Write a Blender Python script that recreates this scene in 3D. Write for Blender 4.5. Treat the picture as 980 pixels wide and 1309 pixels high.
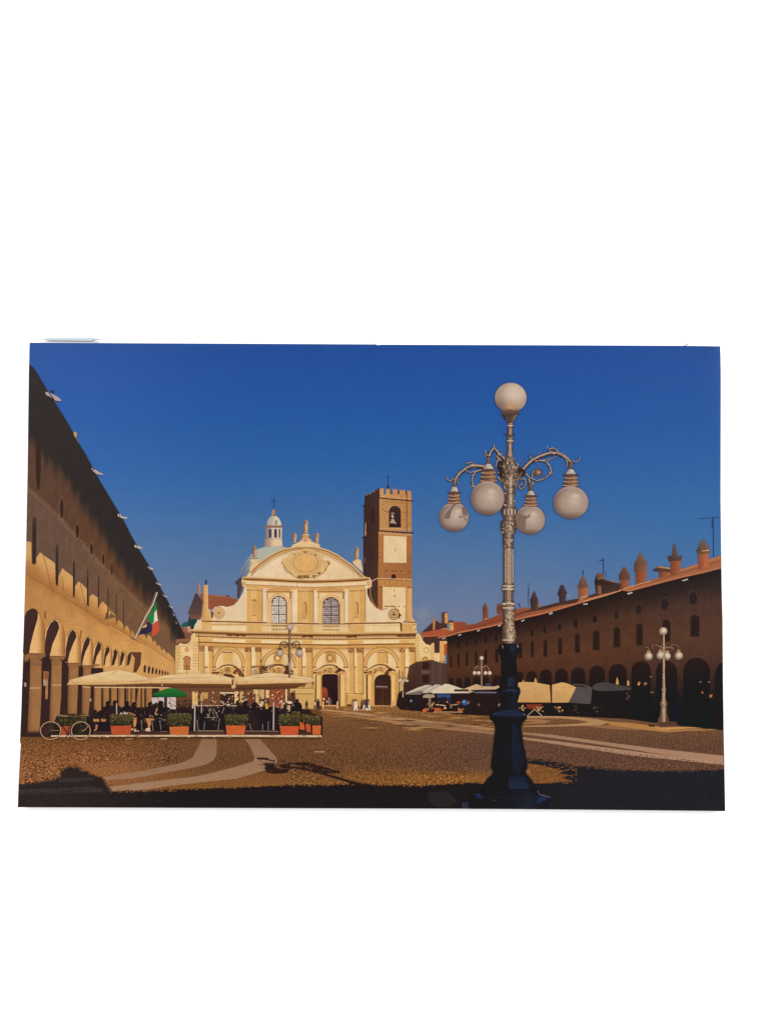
# A colour photo print (a piazza with a church, arcades and a big street lamp) hanging on a bright white wall.
# The print is a flat object: every printed motif is a flat sheet of ink on the panel.
import bpy, bmesh, math, random
from mathutils import Vector, Matrix
from mathutils.geometry import tessellate_polygon

for o in list(bpy.data.objects): bpy.data.objects.remove(o)
scene = bpy.context.scene
COL = scene.collection

# ---------------------------------------------------------------- camera, light, exposure
FPX = 1150.0                       # focal length in photo pixels (photo is 980 x 1309)
CAM_D = 1.155                      # metres from the lens to the print
cam_data = bpy.data.cameras.new('camera')
cam = bpy.data.objects.new('camera', cam_data); COL.objects.link(cam)
cam_data.sensor_fit = 'VERTICAL'; cam_data.sensor_height = 36.0
cam_data.lens = 36.0 * FPX / 1309.0
cam_data.clip_start = 0.05; cam_data.clip_end = 50
CAM = Vector((0.0, -CAM_D, 0.0))
cam.location = CAM; cam.rotation_euler = (math.radians(90), 0, 0)
scene.camera = cam
scene.render.resolution_x = 766; scene.render.resolution_y = 1024

world = bpy.data.worlds.new("World"); scene.world = world; world.use_nodes = True
bg = world.node_tree.nodes['Background']
bg.inputs[0].default_value = (1.0, 1.0, 1.0, 1); bg.inputs[1].default_value = 1.25

def area(name, loc, target, size, power, col=(1, 1, 1)):
    d = bpy.data.lights.new(name, 'AREA'); d.shape = 'SQUARE'; d.size = size; d.energy = power; d.color = col
    o = bpy.data.objects.new(name, d); COL.objects.link(o); o.location = loc
    o.rotation_euler = (Vector(target) - Vector(loc)).to_track_quat('-Z', 'Y').to_euler()
    return o
area('softbox', (-1.7, -1.9, 1.5), (0, 0, 0), 1.4, 40)
area('softbox', (1.8, -1.9, 1.3), (0, 0, 0), 1.4, 40)
scene.view_settings.view_transform = 'Standard'; scene.view_settings.look = 'None'
scene.view_settings.exposure = 0.0; scene.view_settings.gamma = 1.0
LIFT = 0.0052    # share of the print's own sheen, taken off the ink
K = 1.83          # how bright a white surface renders; ink reflectance = colour / K

# ---------------------------------------------------------------- helpers
rnd = random.Random(7)
TILT = math.radians(2.0)
NRM = Vector((0, -math.cos(TILT), math.sin(TILT)))          # panel normal: towards the camera, a little upwards
UPV = Vector((0, math.sin(TILT), math.cos(TILT)))
# empty at the print's base, bottom centre
BASE = Vector((0.0, -0.013, -0.382))

def loc(px, py, w=0.0):
    """a spot of the photograph -> panel coordinates (x right, y = -depth, z up)"""
    d = Vector(((px - 490.0) / FPX, 1.0, -(py - 654.5) / FPX))
    t = (BASE - CAM).dot(NRM) / d.dot(NRM)
    p = CAM + d * t - BASE
    return (p.x, -w, p.dot(UPV))

def lin(c):
    r = []
    for v in c[:3]:
        v = max(0.0, min(255.0, v)) / 255.0
        r.append((v / 12.92 if v <= .04045 else ((v + .055) / 1.055) ** 2.4) / K)
    return [max(0.0012, q - LIFT) for q in r]

def mix(a, b, t):
    t = max(0.0, min(1.0, t)); return tuple(a[i] + (b[i] - a[i]) * t for i in range(3))
def sst(a, b, x):
    t = max(0.0, min(1.0, (x - a) / (b - a))); return t * t * (3 - 2 * t)
def tab(T, x):
    if x <= T[0][0]: return T[0][1]
    for (a, u), (b, v) in zip(T, T[1:]):
        if x <= b:
            t = (x - a) / (b - a)
            return tuple(u[i] + (v[i] - u[i]) * t for i in range(3)) if isinstance(u, tuple) else u + (v - u) * t
    return T[-1][1]
def vg(y0, c0, y1, c1): return lambda x, y: mix(c0, c1, (y - y0) / (y1 - y0))
def hg(x0, c0, x1, c1): return lambda x, y: mix(c0, c1, (x - x0) / (x1 - x0))

class Fr:
    """reads spots measured in an enlarged crop of the photograph"""
    def __init__(s, x0, y0, w, W=980.0): s.x0, s.y0, s.s = x0, y0, W / w
    def __call__(s, txt):
        v = [float(t) for t in txt.replace(',', ' ').split()]
        return [(s.x0 + v[i] / s.s, s.y0 + v[i + 1] / s.s) for i in range(0, len(v), 2)]
ID = Fr(0, 0, 980)
P = ID

def ink(name, sx=0, sy=0, amp=0.0, amp2=0.05, rough=0.42, gain=0.0, perspective=False, s2=420, spec=0.08, lo=0.38, hi=0.62):
    m = bpy.data.materials.new(name); m.use_nodes = True
    nt = m.node_tree; N = nt.nodes; L = nt.links
    b = N['Principled BSDF']; b.inputs['Roughness'].default_value = rough
    b.inputs['Specular IOR Level'].default_value = spec
    at = N.new('ShaderNodeAttribute'); at.attribute_name = 'ink'
    tc = N.new('ShaderNodeTexCoord')
    def M(op, a, c, clamp=False):
        n = N.new('ShaderNodeMath'); n.operation = op; n.use_clamp = clamp
        for i, v in enumerate((a, c)):
            if isinstance(v, (int, float)): n.inputs[i].default_value = v
            else: L.new(v, n.inputs[i])
        return n.outputs[0]
    fac = None
    if amp:
        if perspective:
            sp = N.new('ShaderNodeSeparateXYZ'); L.new(tc.outputs['Object'], sp.inputs[0])
            dd = M('SUBTRACT', PERS_Z, sp.outputs[2])           # distance below the printed horizon
            dd = M('MAXIMUM', dd, 0.006)
            u = M('DIVIDE', sp.outputs[0], dd); v = M('DIVIDE', 1.0, dd)
            cb = N.new('ShaderNodeCombineXYZ')
            L.new(M('MULTIPLY', u, sx), cb.inputs[0]); L.new(M('MULTIPLY', v, sy), cb.inputs[1])
            vec = cb.outputs[0]
        else:
            mp = N.new('ShaderNodeMapping'); mp.inputs['Scale'].default_value = (sx, 1, sy)
            L.new(tc.outputs['Object'], mp.inputs[0]); vec = mp.outputs[0]
        n = N.new('ShaderNodeTexNoise'); n.inputs['Scale'].default_value = 1.0
        n.inputs['Detail'].default_value = 3.0; n.inputs['Roughness'].default_value = 0.65
        L.new(vec, n.inputs['Vector'])
        mr = N.new('ShaderNodeMapRange'); mr.inputs[1].default_value = lo; mr.inputs[2].default_value = hi
        mr.inputs[3].default_value = 1 - amp; mr.inputs[4].default_value = 1 + amp + gain
        L.new(n.outputs[0], mr.inputs[0]); fac = mr.outputs[0]
    n2 = N.new('ShaderNodeTexNoise'); n2.inputs['Scale'].default_value = s2; n2.inputs['Detail'].default_value = 2.0
    L.new(tc.outputs['Object'], n2.inputs['Vector'])
    mr2 = N.new('ShaderNodeMapRange'); mr2.inputs[1].default_value = .3; mr2.inputs[2].default_value = .7
    mr2.inputs[3].default_value = 1 - amp2; mr2.inputs[4].default_value = 1 + amp2
    L.new(n2.outputs[0], mr2.inputs[0])
    f = mr2.outputs[0] if fac is None else M('MULTIPLY', fac, mr2.outputs[0])
    vm = N.new('ShaderNodeVectorMath'); vm.operation = 'SCALE'
    L.new(at.outputs['Color'], vm.inputs[0]); L.new(f, vm.inputs['Scale'])
    L.new(vm.outputs[0], b.inputs['Base Color'])
    return m

PERS_Z = loc(490, 893)[2]
M_SKY = ink('sky_ink', 30, 55, .02, .025, s2=220)
M_FLAT = ink('plain_ink', amp2=.06)
M_WALL = ink('plaster_ink', 75, 55, .055, .13, s2=850)
M_DIM = ink('shaded_wall_ink', 130, 70, .10, .13, s2=620)
M_BRICK = ink('brick_ink', 320, 700, .24, .12, s2=1000)
M_STONE = ink('carved_stone_ink', 900, 900, .30, .10, s2=1500)
M_METAL = ink('cast_metal_ink', 420, 420, .20, .10, s2=1200, lo=.42, hi=.58)
M_DARK = ink('dark_paint_ink', 160, 160, .16, .10, s2=600)
M_LEAF = ink('hedge_ink', 1100, 1300, .55, .2, s2=1800, lo=.4, hi=.6)
M_CLOTH = ink('canvas_ink', 60, 200, .07, .06, s2=700)
M_COBBLE = ink('cobble_ink', 420, 1000, .40, .30, s2=1500, gain=.08, lo=.42, hi=.59)
M_PAVE = ink('paving_stone_ink', 30, 1.5, .10, .10, perspective=True, s2=1000)
M_TILE = ink('roof_tile_ink', 700, 1100, .28, .1, s2=1500)
M_CROWD = ink('crowd_ink', 700, 700, .5, .2, s2=1200, lo=.4, hi=.6)

ZSTEP = 2.2e-6
zcur = [4]
PRINT = bpy.data.objects.new('photo_print', None); COL.objects.link(PRINT)
PRINT.location = BASE; PRINT.rotation_euler = (-TILT, 0, 0)
PRINT.empty_display_size = 0.05
PRINT['label'] = 'borderless colour photo print of a sunny church square, hanging on a white wall'
PRINT['category'] = 'photo print'

class Part:
    def __init__(s, name, mat=None, parent=None, label=None, kind=None, keep=False):
        s.name, s.mat, s.parent, s.label, s.kind, s.keep = name, mat or M_FLAT, parent or PRINT, label, kind, keep
        s.v, s.f, s.c, s.max = [], [], [], 0
    def _add(s, pts, faces, col, lvl):
        s.max = max(s.max, lvl); b = len(s.v)
        fn = col if callable(col) else (lambda x, y: col)
        if s.mat is M_WALL and s.name != 'globe' and s.name != 'dome':
            f0 = fn; fn = lambda x, y: (lambda c: (min(246, c[0] * 1.02), c[1] * 1.0, c[2] * .985) if c[0] > 195 else (c[0], c[1] * .97, c[2] * .95))(f0(x, y))
        s.n = getattr(s, 'n', -1) + 1
        for (x, y) in pts:
            s.v.append((x, y, lvl + (s.n % 8) * .1)); s.c.append(fn(x, y))
        for f in faces: s.f.append([b + i for i in f])
    def poly(s, pts, col, lvl=0, grid=0):
        if not grid:
            t = tessellate_polygon([[Vector((x, y, 0)) for x, y in pts]])
            s._add(pts, t, col, lvl); return s
        bm = bmesh.new()
        vs = [bm.verts.new((x, y, 0)) for x, y in pts]
        for tri in tessellate_polygon([[v.co for v in vs]]):
            try: bm.faces.new([vs[i] for i in tri])
            except ValueError: pass
        xs = [p[0] for p in pts]; ys = [p[1] for p in pts]
        g = grid if isinstance(grid, tuple) else (grid, grid)
        for ax, lo_, hi_, st in ((0, min(xs), max(xs), g[0]), (1, min(ys), max(ys), g[1])):
            k = math.ceil(lo_ / st) * st
            while k < hi_:
                co = (k, 0, 0) if ax == 0 else (0, k, 0); no = (1, 0, 0) if ax == 0 else (0, 1, 0)
                bmesh.ops.bisect_plane(bm, geom=bm.verts[:] + bm.edges[:] + bm.faces[:], plane_co=co, plane_no=no, dist=1e-5)
                k += st
        bm.verts.ensure_lookup_table(); bm.verts.index_update()
        s._add([(v.co.x, v.co.y) for v in bm.verts], [[v.index for v in f.verts] for f in bm.faces], col, lvl)
        bm.free(); return s
    def rect(s, x0, y0, x1, y1, col, lvl=0, grid=0):
        return s.poly([(x0, y0), (x1, y0), (x1, y1), (x0, y1)], col, lvl, grid)
    def line(s, pts, w, col, lvl=0, w2=None):
        w2 = w if w2 is None else w2; n = len(pts); L_, R_ = [], []
        for i, (x, y) in enumerate(pts):
            a = pts[max(0, i - 1)]; b = pts[min(n - 1, i + 1)]
            dx, dy = b[0] - a[0], b[1] - a[1]; d = math.hypot(dx, dy) or 1
            h = (w + (w2 - w) * i / max(1, n - 1)) / 2
            L_.append((x - dy / d * h, y + dx / d * h)); R_.append((x + dy / d * h, y - dx / d * h))
        s._add(L_ + R_, [(i, i + 1, n + i + 1, n + i) for i in range(n - 1)], col, lvl); return s
    def disc(s, cx, cy, rx, ry=None, col=(0, 0, 0), lvl=0, rings=1, seg=28, a0=0, a1=2 * math.pi):
        ry = rx if ry is None else ry
        pts = [(cx, cy)]; fs = []
        for k in range(1, rings + 1):
            for i in range(seg + 1):
                a = a0 + (a1 - a0) * i / seg
                pts.append((cx + rx * k / rings * math.cos(a), cy + ry * k / rings * math.sin(a)))
        for i in range(seg): fs.append((0, 1 + i, 2 + i))
        for k in range(1, rings):
            o0 = 1 + (k - 1) * (seg + 1); o1 = 1 + k * (seg + 1)
            for i in range(seg): fs.append((o0 + i, o1 + i, o1 + i + 1, o0 + i + 1))
        s._add(pts, fs, col, lvl); return s
    def ring(s, cx, cy, rx, ry, w, col, lvl=0, a0=0, a1=2 * math.pi, seg=36):
        pts = [(cx + rx * math.cos(a0 + (a1 - a0) * i / seg), cy + ry * math.sin(a0 + (a1 - a0) * i / seg)) for i in range(seg + 1)]
        return s.line(pts, w, col, lvl)
    def arch(s, cx, top, hw, bot, col, lvl=0, grid=0, rise=1.0):
        """opening with a round head"""
        sp = top + hw * rise
        pts = [(cx - hw, bot)] + [(cx - hw * math.cos(math.pi * i / 12), sp - hw * rise * math.sin(math.pi * i / 12)) for i in range(13)] + [(cx + hw, bot)]
        return s.poly(pts, col, lvl, grid)
    def blobs(s, n, box, r, cols, lvl=0, rr=None, asp=1.0):
        rr = rr or rnd
        for _ in range(n):
            x = rr.uniform(box[0], box[2]); y = rr.uniform(box[1], box[3]); q = rr.uniform(r[0], r[1]); k = rr.randint(5, 7); a = rr.random() * 6
            pts = [(x + q * asp * rr.uniform(.6, 1.2) * math.cos(a + 6.283 * i / k), y + q * rr.uniform(.6, 1.2) * math.sin(a + 6.283 * i / k)) for i in range(k)]
            s._add(pts, [list(range(k))], rr.choice(cols), lvl)
        return s
    def build(s):
        z0 = zcur[0]
        me = bpy.data.meshes.new(s.name)
        me.from_pydata([loc(x, y, (z0 + l) * ZSTEP) for x, y, l in s.v], [], s.f)
        a = me.color_attributes.new('ink', 'FLOAT_COLOR', 'POINT')
        for i, c in enumerate(s.c): a.data[i].color = (*lin(c), 1)
        me.materials.append(s.mat); me.update()
        # every sheet of ink faces the viewer
        for p in me.polygons:
            if p.normal.y > 0: p.flip()
        o = bpy.data.objects.new(s.name, me); COL.objects.link(o); o.parent = s.parent
        if s.label: o['label'] = s.label
        if s.kind: o['kind'] = s.kind
        if not s.keep: zcur[0] = z0 + s.max + 1
        return o
def up(n=1): zcur[0] += n

# ---------------------------------------------------------------- the wall behind and the panel
wall_m = bpy.data.materials.new('white_wall_paint'); wall_m.use_nodes = True
_n = wall_m.node_tree; _b = _n.nodes['Principled BSDF']; _b.inputs['Base Color'].default_value = (.93, .93, .93, 1); _b.inputs['Roughness'].default_value = .9
_t = _n.nodes.new('ShaderNodeTexNoise'); _t.inputs['Scale'].default_value = 60; _bp = _n.nodes.new('ShaderNodeBump')
_bp.inputs['Strength'].default_value = .03; _n.links.new(_t.outputs[0], _bp.inputs['Height']); _n.links.new(_bp.outputs[0], _b.inputs['Normal'])
me = bpy.data.meshes.new('wall'); WY = 0.0125
me.from_pydata([(-3, WY, -3), (3, WY, -3), (3, WY, 3), (-3, WY, 3), (-3, WY + .1, -3), (3, WY + .1, -3), (3, WY + .1, 3), (-3, WY + .1, 3)], [],
               [(0, 1, 2, 3), (7, 6, 5, 4), (0, 4, 5, 1), (1, 5, 6, 2), (2, 6, 7, 3), (3, 7, 4, 0)])
me.materials.append(wall_m); me.transform(Matrix.Rotation(-TILT, 4, 'X')); wo = bpy.data.objects.new('wall', me); COL.objects.link(wo); wo['kind'] = 'structure'

OUT = P("38,438 150,438.6 300,439.3 478,440.2 482,441.2 488,440.6 700,441.3 872,442 920,442.6 920.6,480 920.3,640 922.9,840 924.6,950 926.3,1037 860,1036.2 620,1034 400,1033.3 200,1032.6 23,1032 24.2,1000 26.2,962 27,951 25.8,948 26.6,930 28,900 31,800 34,690 35.8,600 36.8,520")
# the board: a 4 mm panel
bm = bmesh.new()
fr_ = [bm.verts.new(loc(x, y, 0)) for x, y in OUT]
bk_ = [bm.verts.new(Vector(loc(x, y, 0)) + Vector((0, .004, 0))) for x, y in OUT]
bm.faces.new(fr_); bm.faces.new(bk_[::-1])
for i in range(len(OUT)):
    j = (i + 1) % len(OUT); bm.faces.new((fr_[i], fr_[j], bk_[j], bk_[i]))
bmesh.ops.recalc_face_normals(bm, faces=bm.faces)
me = bpy.data.meshes.new('backing_board'); bm.to_mesh(me); bm.free()
bmat = bpy.data.materials.new('board_edge'); bmat.use_nodes = True
nb = bmat.node_tree.nodes; nb['Principled BSDF'].inputs['Roughness'].default_value = .6
tn = nb.new('ShaderNodeTexNoise'); tn.inputs['Scale'].default_value = 40
cr = nb.new('ShaderNodeValToRGB'); cr.color_ramp.elements[0].color = (.03, .03, .045, 1); cr.color_ramp.elements[1].color = (.07, .065, .07, 1)
bmat.node_tree.links.new(tn.outputs[0], cr.inputs[0]); bmat.node_tree.links.new(cr.outputs[0], nb['Principled BSDF'].inputs['Base Color'])
me.materials.append(bmat); bo = bpy.data.objects.new('backing_board', me); COL.objects.link(bo); bo.parent = PRINT
bo['label'] = 'thin board that carries the print'

# hanging hardware showing above the top edge
def slab(name, pts, colr, depth, thick, label=None, metal=0.0):
    bm = bmesh.new(); a = [bm.verts.new(Vector(loc(x, y, 0)) + Vector((0, depth, 0))) for x, y in pts]
    b = [bm.verts.new(v.co + Vector((0, thick, 0))) for v in a]
    bm.faces.new(a); bm.faces.new(b[::-1])
    for i in range(len(a)): bm.faces.new((a[i], a[(i + 1) % len(a)], b[(i + 1) % len(a)], b[i]))
    bmesh.ops.recalc_face_normals(bm, faces=bm.faces)
    me = bpy.data.meshes.new(name); bm.to_mesh(me); bm.free()
    m = bpy.data.materials.new(name + '_metal'); m.use_nodes = True; q = m.node_tree.nodes['Principled BSDF']
    t = m.node_tree.nodes.new('ShaderNodeTexNoise'); t.inputs['Scale'].default_value = 300
    r = m.node_tree.nodes.new('ShaderNodeValToRGB'); r.color_ramp.elements[0].color = (*[v * .85 for v in colr], 1); r.color_ramp.elements[1].color = (*[min(1, v * 1.12) for v in colr], 1)
    m.node_tree.links.new(t.outputs[0], r.inputs[0]); m.node_tree.links.new(r.outputs[0], q.inputs['Base Color']); q.inputs['Roughness'].default_value = .5
    me.materials.append(m); o = bpy.data.objects.new(name, me); COL.objects.link(o); o.parent = PRINT
    if label: o['label'] = label
    return o
hb = slab('hanging_bar', P("50,431.7 62,430.6 118,430.6 126,432.2 119,433 115,434.4 60,433.8"), (.33, .38, .43), .006, .003, 'thin grey metal bar above the top left corner')
slab('hanging_tab', P("56,433.6 116,433.8 116,441.5 56,441"), (.88, .84, .86), .009, .001)
slab('corner_clip', P("871,442.8 874,441.3 880,437.6 881.5,438.6 877.5,441.6 874,443.4"), (.30, .30, .36), .005, .002, 'small tilted grey clip at the top right')
slab('hanging_hook', P("477,441.4 478.5,437.4 480.8,438.2 482.6,441.4"), (.38, .38, .46), .005, .002, 'tiny grey hook at the middle of the top edge')

# ---------------------------------------------------------------- printed sky
def skyc(x, y):
    T = [(438, (37, 76, 146)), (470, (38, 80, 151)), (540, (41, 88, 156)), (600, (50, 97, 160)), (650, (63, 106, 160)), (700, (80, 115, 158)),
         (740, (94, 119, 157)), (770, (105, 122, 155)), (800, (116, 126, 152)), (840, (122, 126, 148))]
    c = tab(T, y)
    L_ = sst(330, 60, x); c = mix(c, (c[0] + 8, c[1] + 7, c[2] + 8), L_)
    if y > 600: c = mix(c, (c[0] - 14, c[1] - 4, c[2] + 4), sst(620, 900, x) * sst(600, 720, y))
    c = mix(c, (c[0] + 12, c[1] + 6, c[2] + 2), sst(905, 921, x) * sst(600, 450, y))
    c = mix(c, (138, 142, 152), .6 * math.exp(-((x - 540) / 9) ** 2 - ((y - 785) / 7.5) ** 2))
    c = mix(c, (50, 86, 150), .5 * sst(443, 438.6, y))
    return c
SK = [(38, 438.05), (150, 438.65), (300, 439.35), (478, 440.25), (482, 441.25), (488, 440.65), (700, 441.35), (872, 442.05), (919.9, 442.65), (920.5, 480), (920.2, 640), (922.6, 830), (922.8, 850), (29.6, 850), (31.1, 800), (34.1, 690), (35.9, 600), (36.9, 520)]
s = Part('sky', M_SKY, label='deep blue cloudless sky in the print, paler towards the rooftops')
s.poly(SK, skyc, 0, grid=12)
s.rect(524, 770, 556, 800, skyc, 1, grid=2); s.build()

# ---------------------------------------------------------------- dome and lantern
f1 = Fr(225, 735, 100); f2 = Fr(300, 630, 100); f3 = Fr(380, 660, 100); f4 = Fr(300, 735, 100); f5 = Fr(390, 735, 100)
f6 = Fr(455, 600, 90); f7 = Fr(455, 710, 90); f8 = Fr(530, 770, 110); fF = Fr(220, 790, 100); fG = Fr(310, 790, 100)
fE = Fr(400, 800, 80, 873); fD = Fr(460, 800, 120); fC = Fr(380, 780, 180)
CRE, OCH, OCD, BRN, DBR = (224, 199, 160), (218, 174, 110), (196, 148, 86), (134, 88, 50), (72, 44, 32)

s = Part('dome', M_WALL, label='pale green church dome with white lantern and cross')
s.poly(f2("40,1090 55,1020 90,940 140,850 200,780 280,710 380,675 600,675 700,700 760,760 700,900 300,1090"),
       lambda x, y: mix(mix((98, 106, 132), (176, 178, 160), sst(307, 330, x)), (150, 160, 150), sst(355, 375, x)), 0, grid=3)
s.line(f2("60,1050 95,950 150,860 210,790"), .7, (140, 150, 165), 1)
s.line(f2("90,1060 125,960 185,870"), .6, (120, 130, 150), 1)
s.poly(f2("0,1120 60,1075 110,1050 140,1060 120,1110 80,1176 40,1176"), (58, 50, 62), 2)
s.poly(f1("745,90 800,55 835,60 850,110 825,200 790,290 765,295 768,130"), hg(300, (62, 50, 58), 311, (96, 76, 72)), 2)
dome = s.build()
s = Part('lantern', M_WALL, dome)
s.poly(f2("382,570 590,570 598,672 375,672"), hg(338, (150, 122, 108), 350, (218, 190, 156)), 0, grid=3)
s.poly(f2("385,430 592,430 590,575 385,575"), hg(339, (120, 104, 112), 348, (214, 192, 166)), 0, grid=3)
for x0, x1 in ((426, 462), (494, 530), (553, 572)): s.arch(300 + (x0 + x1) / 19.6, 630 + 450 / 9.8, (x1 - x0) / 19.6, 630 + 562 / 9.8, (70, 66, 88), 1)
s.line(f2("388,575 590,578"), .5, (140, 110, 90), 2)
s.poly(f2("400,412 405,360 430,315 460,292 520,290 555,320 580,370 585,412"), hg(341, (150, 150, 150), 352, (204, 194, 166)), 1, grid=2)
s.poly(f2("372,430 375,415 400,408 585,408 602,425 600,438 375,438"), (138, 106, 84), 2)
s.poly(f2("510,345 530,345 530,400 510,400"), (86, 100, 126), 2)
s.poly(f2("455,285 470,265 465,240 472,215 490,205 508,215 514,240 508,265 525,290"), hg(347, (196, 160, 120), 352, (140, 104, 80)), 2)
s.line(f2("462,285 520,288"), .6, (110, 84, 74), 3); s.build()
s = Part('cross', M_FLAT, dome, 'thin dark cross on top of the lantern')
s.line(f2("489,60 488,205"), 1.1, (44, 62, 118)); s.line(f2("448,104 532,104"), 1.0, (46, 64, 120)); s.disc(*f2("489,104")[0], 1.3, col=(44, 60, 114)); s.build()

# ---------------------------------------------------------------- houses at the left, between arcade and church
s = Part('roofed_house', M_TILE, label='steep brick gable with a tiled roof beside the church')
s.poly(f1("310,235 450,248 600,262 660,275 760,300 790,330 700,420 640,400 560,380 440,430 400,420 300,330"), hg(256, (150, 84, 60), 302, (142, 80, 54)), 0, grid=4)
s.poly(f1("148,480 245,225 270,235 330,330 330,520 170,500"), vg(758, (72, 56, 58), 786, (92, 70, 66)), 1, grid=4)
s.poly(f1("170,500 320,500 330,540 250,560 180,600"), (122, 74, 60), 1)
s.line(f1("245,225 330,330 350,400"), .9, (96, 60, 50), 2)
s.poly(f1("610,262 650,252 700,285 640,275"), (70, 52, 56), 2)
s.line(f1("430,260 620,268 770,300"), .7, (178, 116, 86), 2)
rh = s.build()
s = Part('chimney', M_BRICK, rh); s.poly(f1("265,225 270,130 275,105 300,105 305,130 305,215 320,235 262,240"), hg(251, (120, 84, 72), 256, (184, 136, 104)), 0); s.build()
s = Part('green_awning', M_CLOTH, label='dark green awning roofs beside the arcade')
s.poly(f1("60,635 90,600 150,580 165,560 255,550 260,640 230,700 170,700 160,640 90,655"), hg(233, (38, 92, 74), 248, (20, 74, 62)), 0)
s.poly(f1("150,590 165,500 190,560 190,700 150,650"), (54, 62, 66), 1); s.poly(f1("175,560 260,545 265,640 235,705 180,710"), (30, 66, 62), 2); s.build()
s = Part('low_roof', M_TILE, label='low red tiled roof at the end of the arcade')
s.poly(f1("60,655 140,655 150,690 190,715 195,740 175,800 120,810"), (160, 94, 72)); s.poly(f1("145,650 180,640 185,710 150,715"), (200, 148, 108), 1)
s.poly(fF("20,200 60,120 150,180 230,190 300,200 260,300 120,360 30,360"), (128, 82, 62), 0); s.poly(fF("45,270 160,258 245,262 200,290 90,300 40,340"), (150, 100, 74), 1); s.poly(fF("40,335 110,290 100,330 60,345"), (104, 66, 54), 2); s.build()

# ---------------------------------------------------------------- bell tower
def twc(x, y): return mix((60, 41, 38), (80, 54, 42), sst(466, 486, x) * .5 + sst(690, 780, y) * .5)
s = Part('bell_tower', M_BRICK, label='square brick bell tower with swallow-tailed battlements')
L1 = f6("120,375 140,350 160,360 165,340 200,345 215,318 245,320 262,290 290,288 305,262 326,255 326,850 312,870 312,1307") + f7("308,500 305,770 225,720 150,600 130,400 100,290") + f6("98,940 108,930 105,500 115,480")
s.poly(L1, twc, 0, grid=4)
s.poly(f6("76,515 105,500 110,522"), (48, 40, 48), 1); s.poly(f6("66,948 100,935 108,962"), (48, 40, 48), 1)
s.poly(f6("126,750 140,740 142,915 122,925"), (172, 122, 92), 1); s.poly(f6("118,1225 130,1215 130,1307 116,1307"), (120, 82, 66), 1)
for q in ("140,352 160,345 162,362 145,368", "192,330 208,322 210,345 196,350", "240,300 258,292 262,315 245,318"): s.poly(f6(q), (150, 104, 78), 1)
s.poly(f6("205,560 240,540 262,575 262,760 205,760"), (56, 36, 34), 1); s.poly(f6("195,1130 215,1120 215,1240 195,1240"), (56, 38, 36), 1)
s.poly(f6("325,380 770,420 770,870 325,850"), hg(485, (190, 138, 86), 526, (182, 124, 72)), 1, grid=5)
m = "325,262 345,270 358,262 385,268 390,345 415,350 418,262 440,275 470,265 490,350 512,350 508,268 540,285 575,275 575,345 605,352 603,280 640,290 680,288 690,355 708,360 708,292 735,305 765,295 772,425 325,392"
s.poly(f6(m), hg(485, (196, 146, 94), 526, (186, 130, 80)), 1)
for q in ("385,268 392,290 392,350 385,345", "470,268 492,290 492,350 475,340", "575,275 600,300 602,350 577,345", "688,290 706,300 706,352 690,352", "318,262 330,262 330,385 322,385"): s.poly(f6(q), (106, 66, 46), 2)
s.line(f6("325,395 410,408 680,432 800,440"), 1.5, (66, 42, 40), 3); s.line(f6("330,375 770,412"), .6, (210, 160, 108), 3)
s.line(f6("385,445 560,460 690,472"), .6, (140, 94, 56), 3)
s.line(f6("705,300 705,870"), 1.1, (108, 64, 42), 3)
s.ring(*f6("420,530")[0], 5, 5.5, .6, (148, 98, 60), 3, math.pi * .5, math.pi * 1.4); s.line(f6("385,575 455,590"), .9, (150, 100, 62), 3); s.line(f6("630,600 760,612"), .9, (146, 96, 60), 3)
s.line(f6("325,820 770,835"), .8, (206, 158, 108), 3)
s.line(f6("305,855 420,862 700,885 805,888"), 1.8, (82, 50, 40), 3); s.line(f6("312,885 560,900 775,915"), 1.6, (196, 146, 92), 3)
s.poly(f6("312,850 775,885 775,940 312,930"), (186, 132, 78), 1); s.poly(f6("312,890 380,900 380,1307 312,1307"), (176, 114, 66), 2); s.poly(f6("700,920 775,915 775,1307 700,1307"), (168, 106, 60), 2)
s.poly(f6("380,915 700,935 700,1307 380,1307"), (168, 106, 58), 1)
s.poly(f7("312,0 775,0 775,330 305,320"), hg(484, (172, 110, 64), 526, (160, 100, 58)), 3, grid=6)
s.poly(f7("303,325 775,340 775,440 305,440"), (186, 128, 70), 4)
s.line(f7("225,360 265,330 300,320 500,322 700,332 782,338"), 1.0, (216, 176, 126), 5); s.line(f7("300,332 780,350"), .5, (120, 76, 46), 5)
s.poly(f7("303,430 370,430 370,745 345,760 303,745"), (168, 104, 60), 4); s.poly(f7("370,430 780,430 780,900 370,900"), (176, 124, 74), 3)
for q in ("342,440", "400,442", "490,440", "592,445", "672,450", "738,440", "415,212", "515,215", "552,215", "626,222", "732,228"): s.disc(*f7(q)[0], .9, col=(70, 42, 34), lvl=6, seg=8)
tower = s.build()
s = Part('panel', M_WALL, tower, 'blank cream stucco panel'); s.poly(f6("385,920 700,938 700,1260") + f7("698,105 382,98"), (222, 196, 154), 0); s.line(f6("545,1090 540,1130 552,1135"), .5, (150, 112, 76), 1)
s.build()
s = Part('panel', M_WALL, tower, 'lower cream stucco panel')
s.poly(f7("370,437 695,447 695,900 370,900"), (226, 196, 148), 0)
for q in ("520,475 540,485 530,505", "525,555 545,550 540,575 528,575", "590,702 606,704 600,722 586,718", "664,702 680,704 676,722 664,722", "385,700 400,695 405,712"): s.poly(f7(q), (104, 72, 46), 1)
s.line(f7("400,708 560,712"), .9, (140, 96, 60), 1); s.build()
s = Part('belfry_opening', M_FLAT, tower, 'dark arched belfry opening'); s.arch(455 + 540 / 10.89, 600 + 503 / 10.89, 7.6, 600 + 812 / 10.89, vg(646, (66, 46, 40), 674, (48, 32, 32)), 0)
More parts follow.
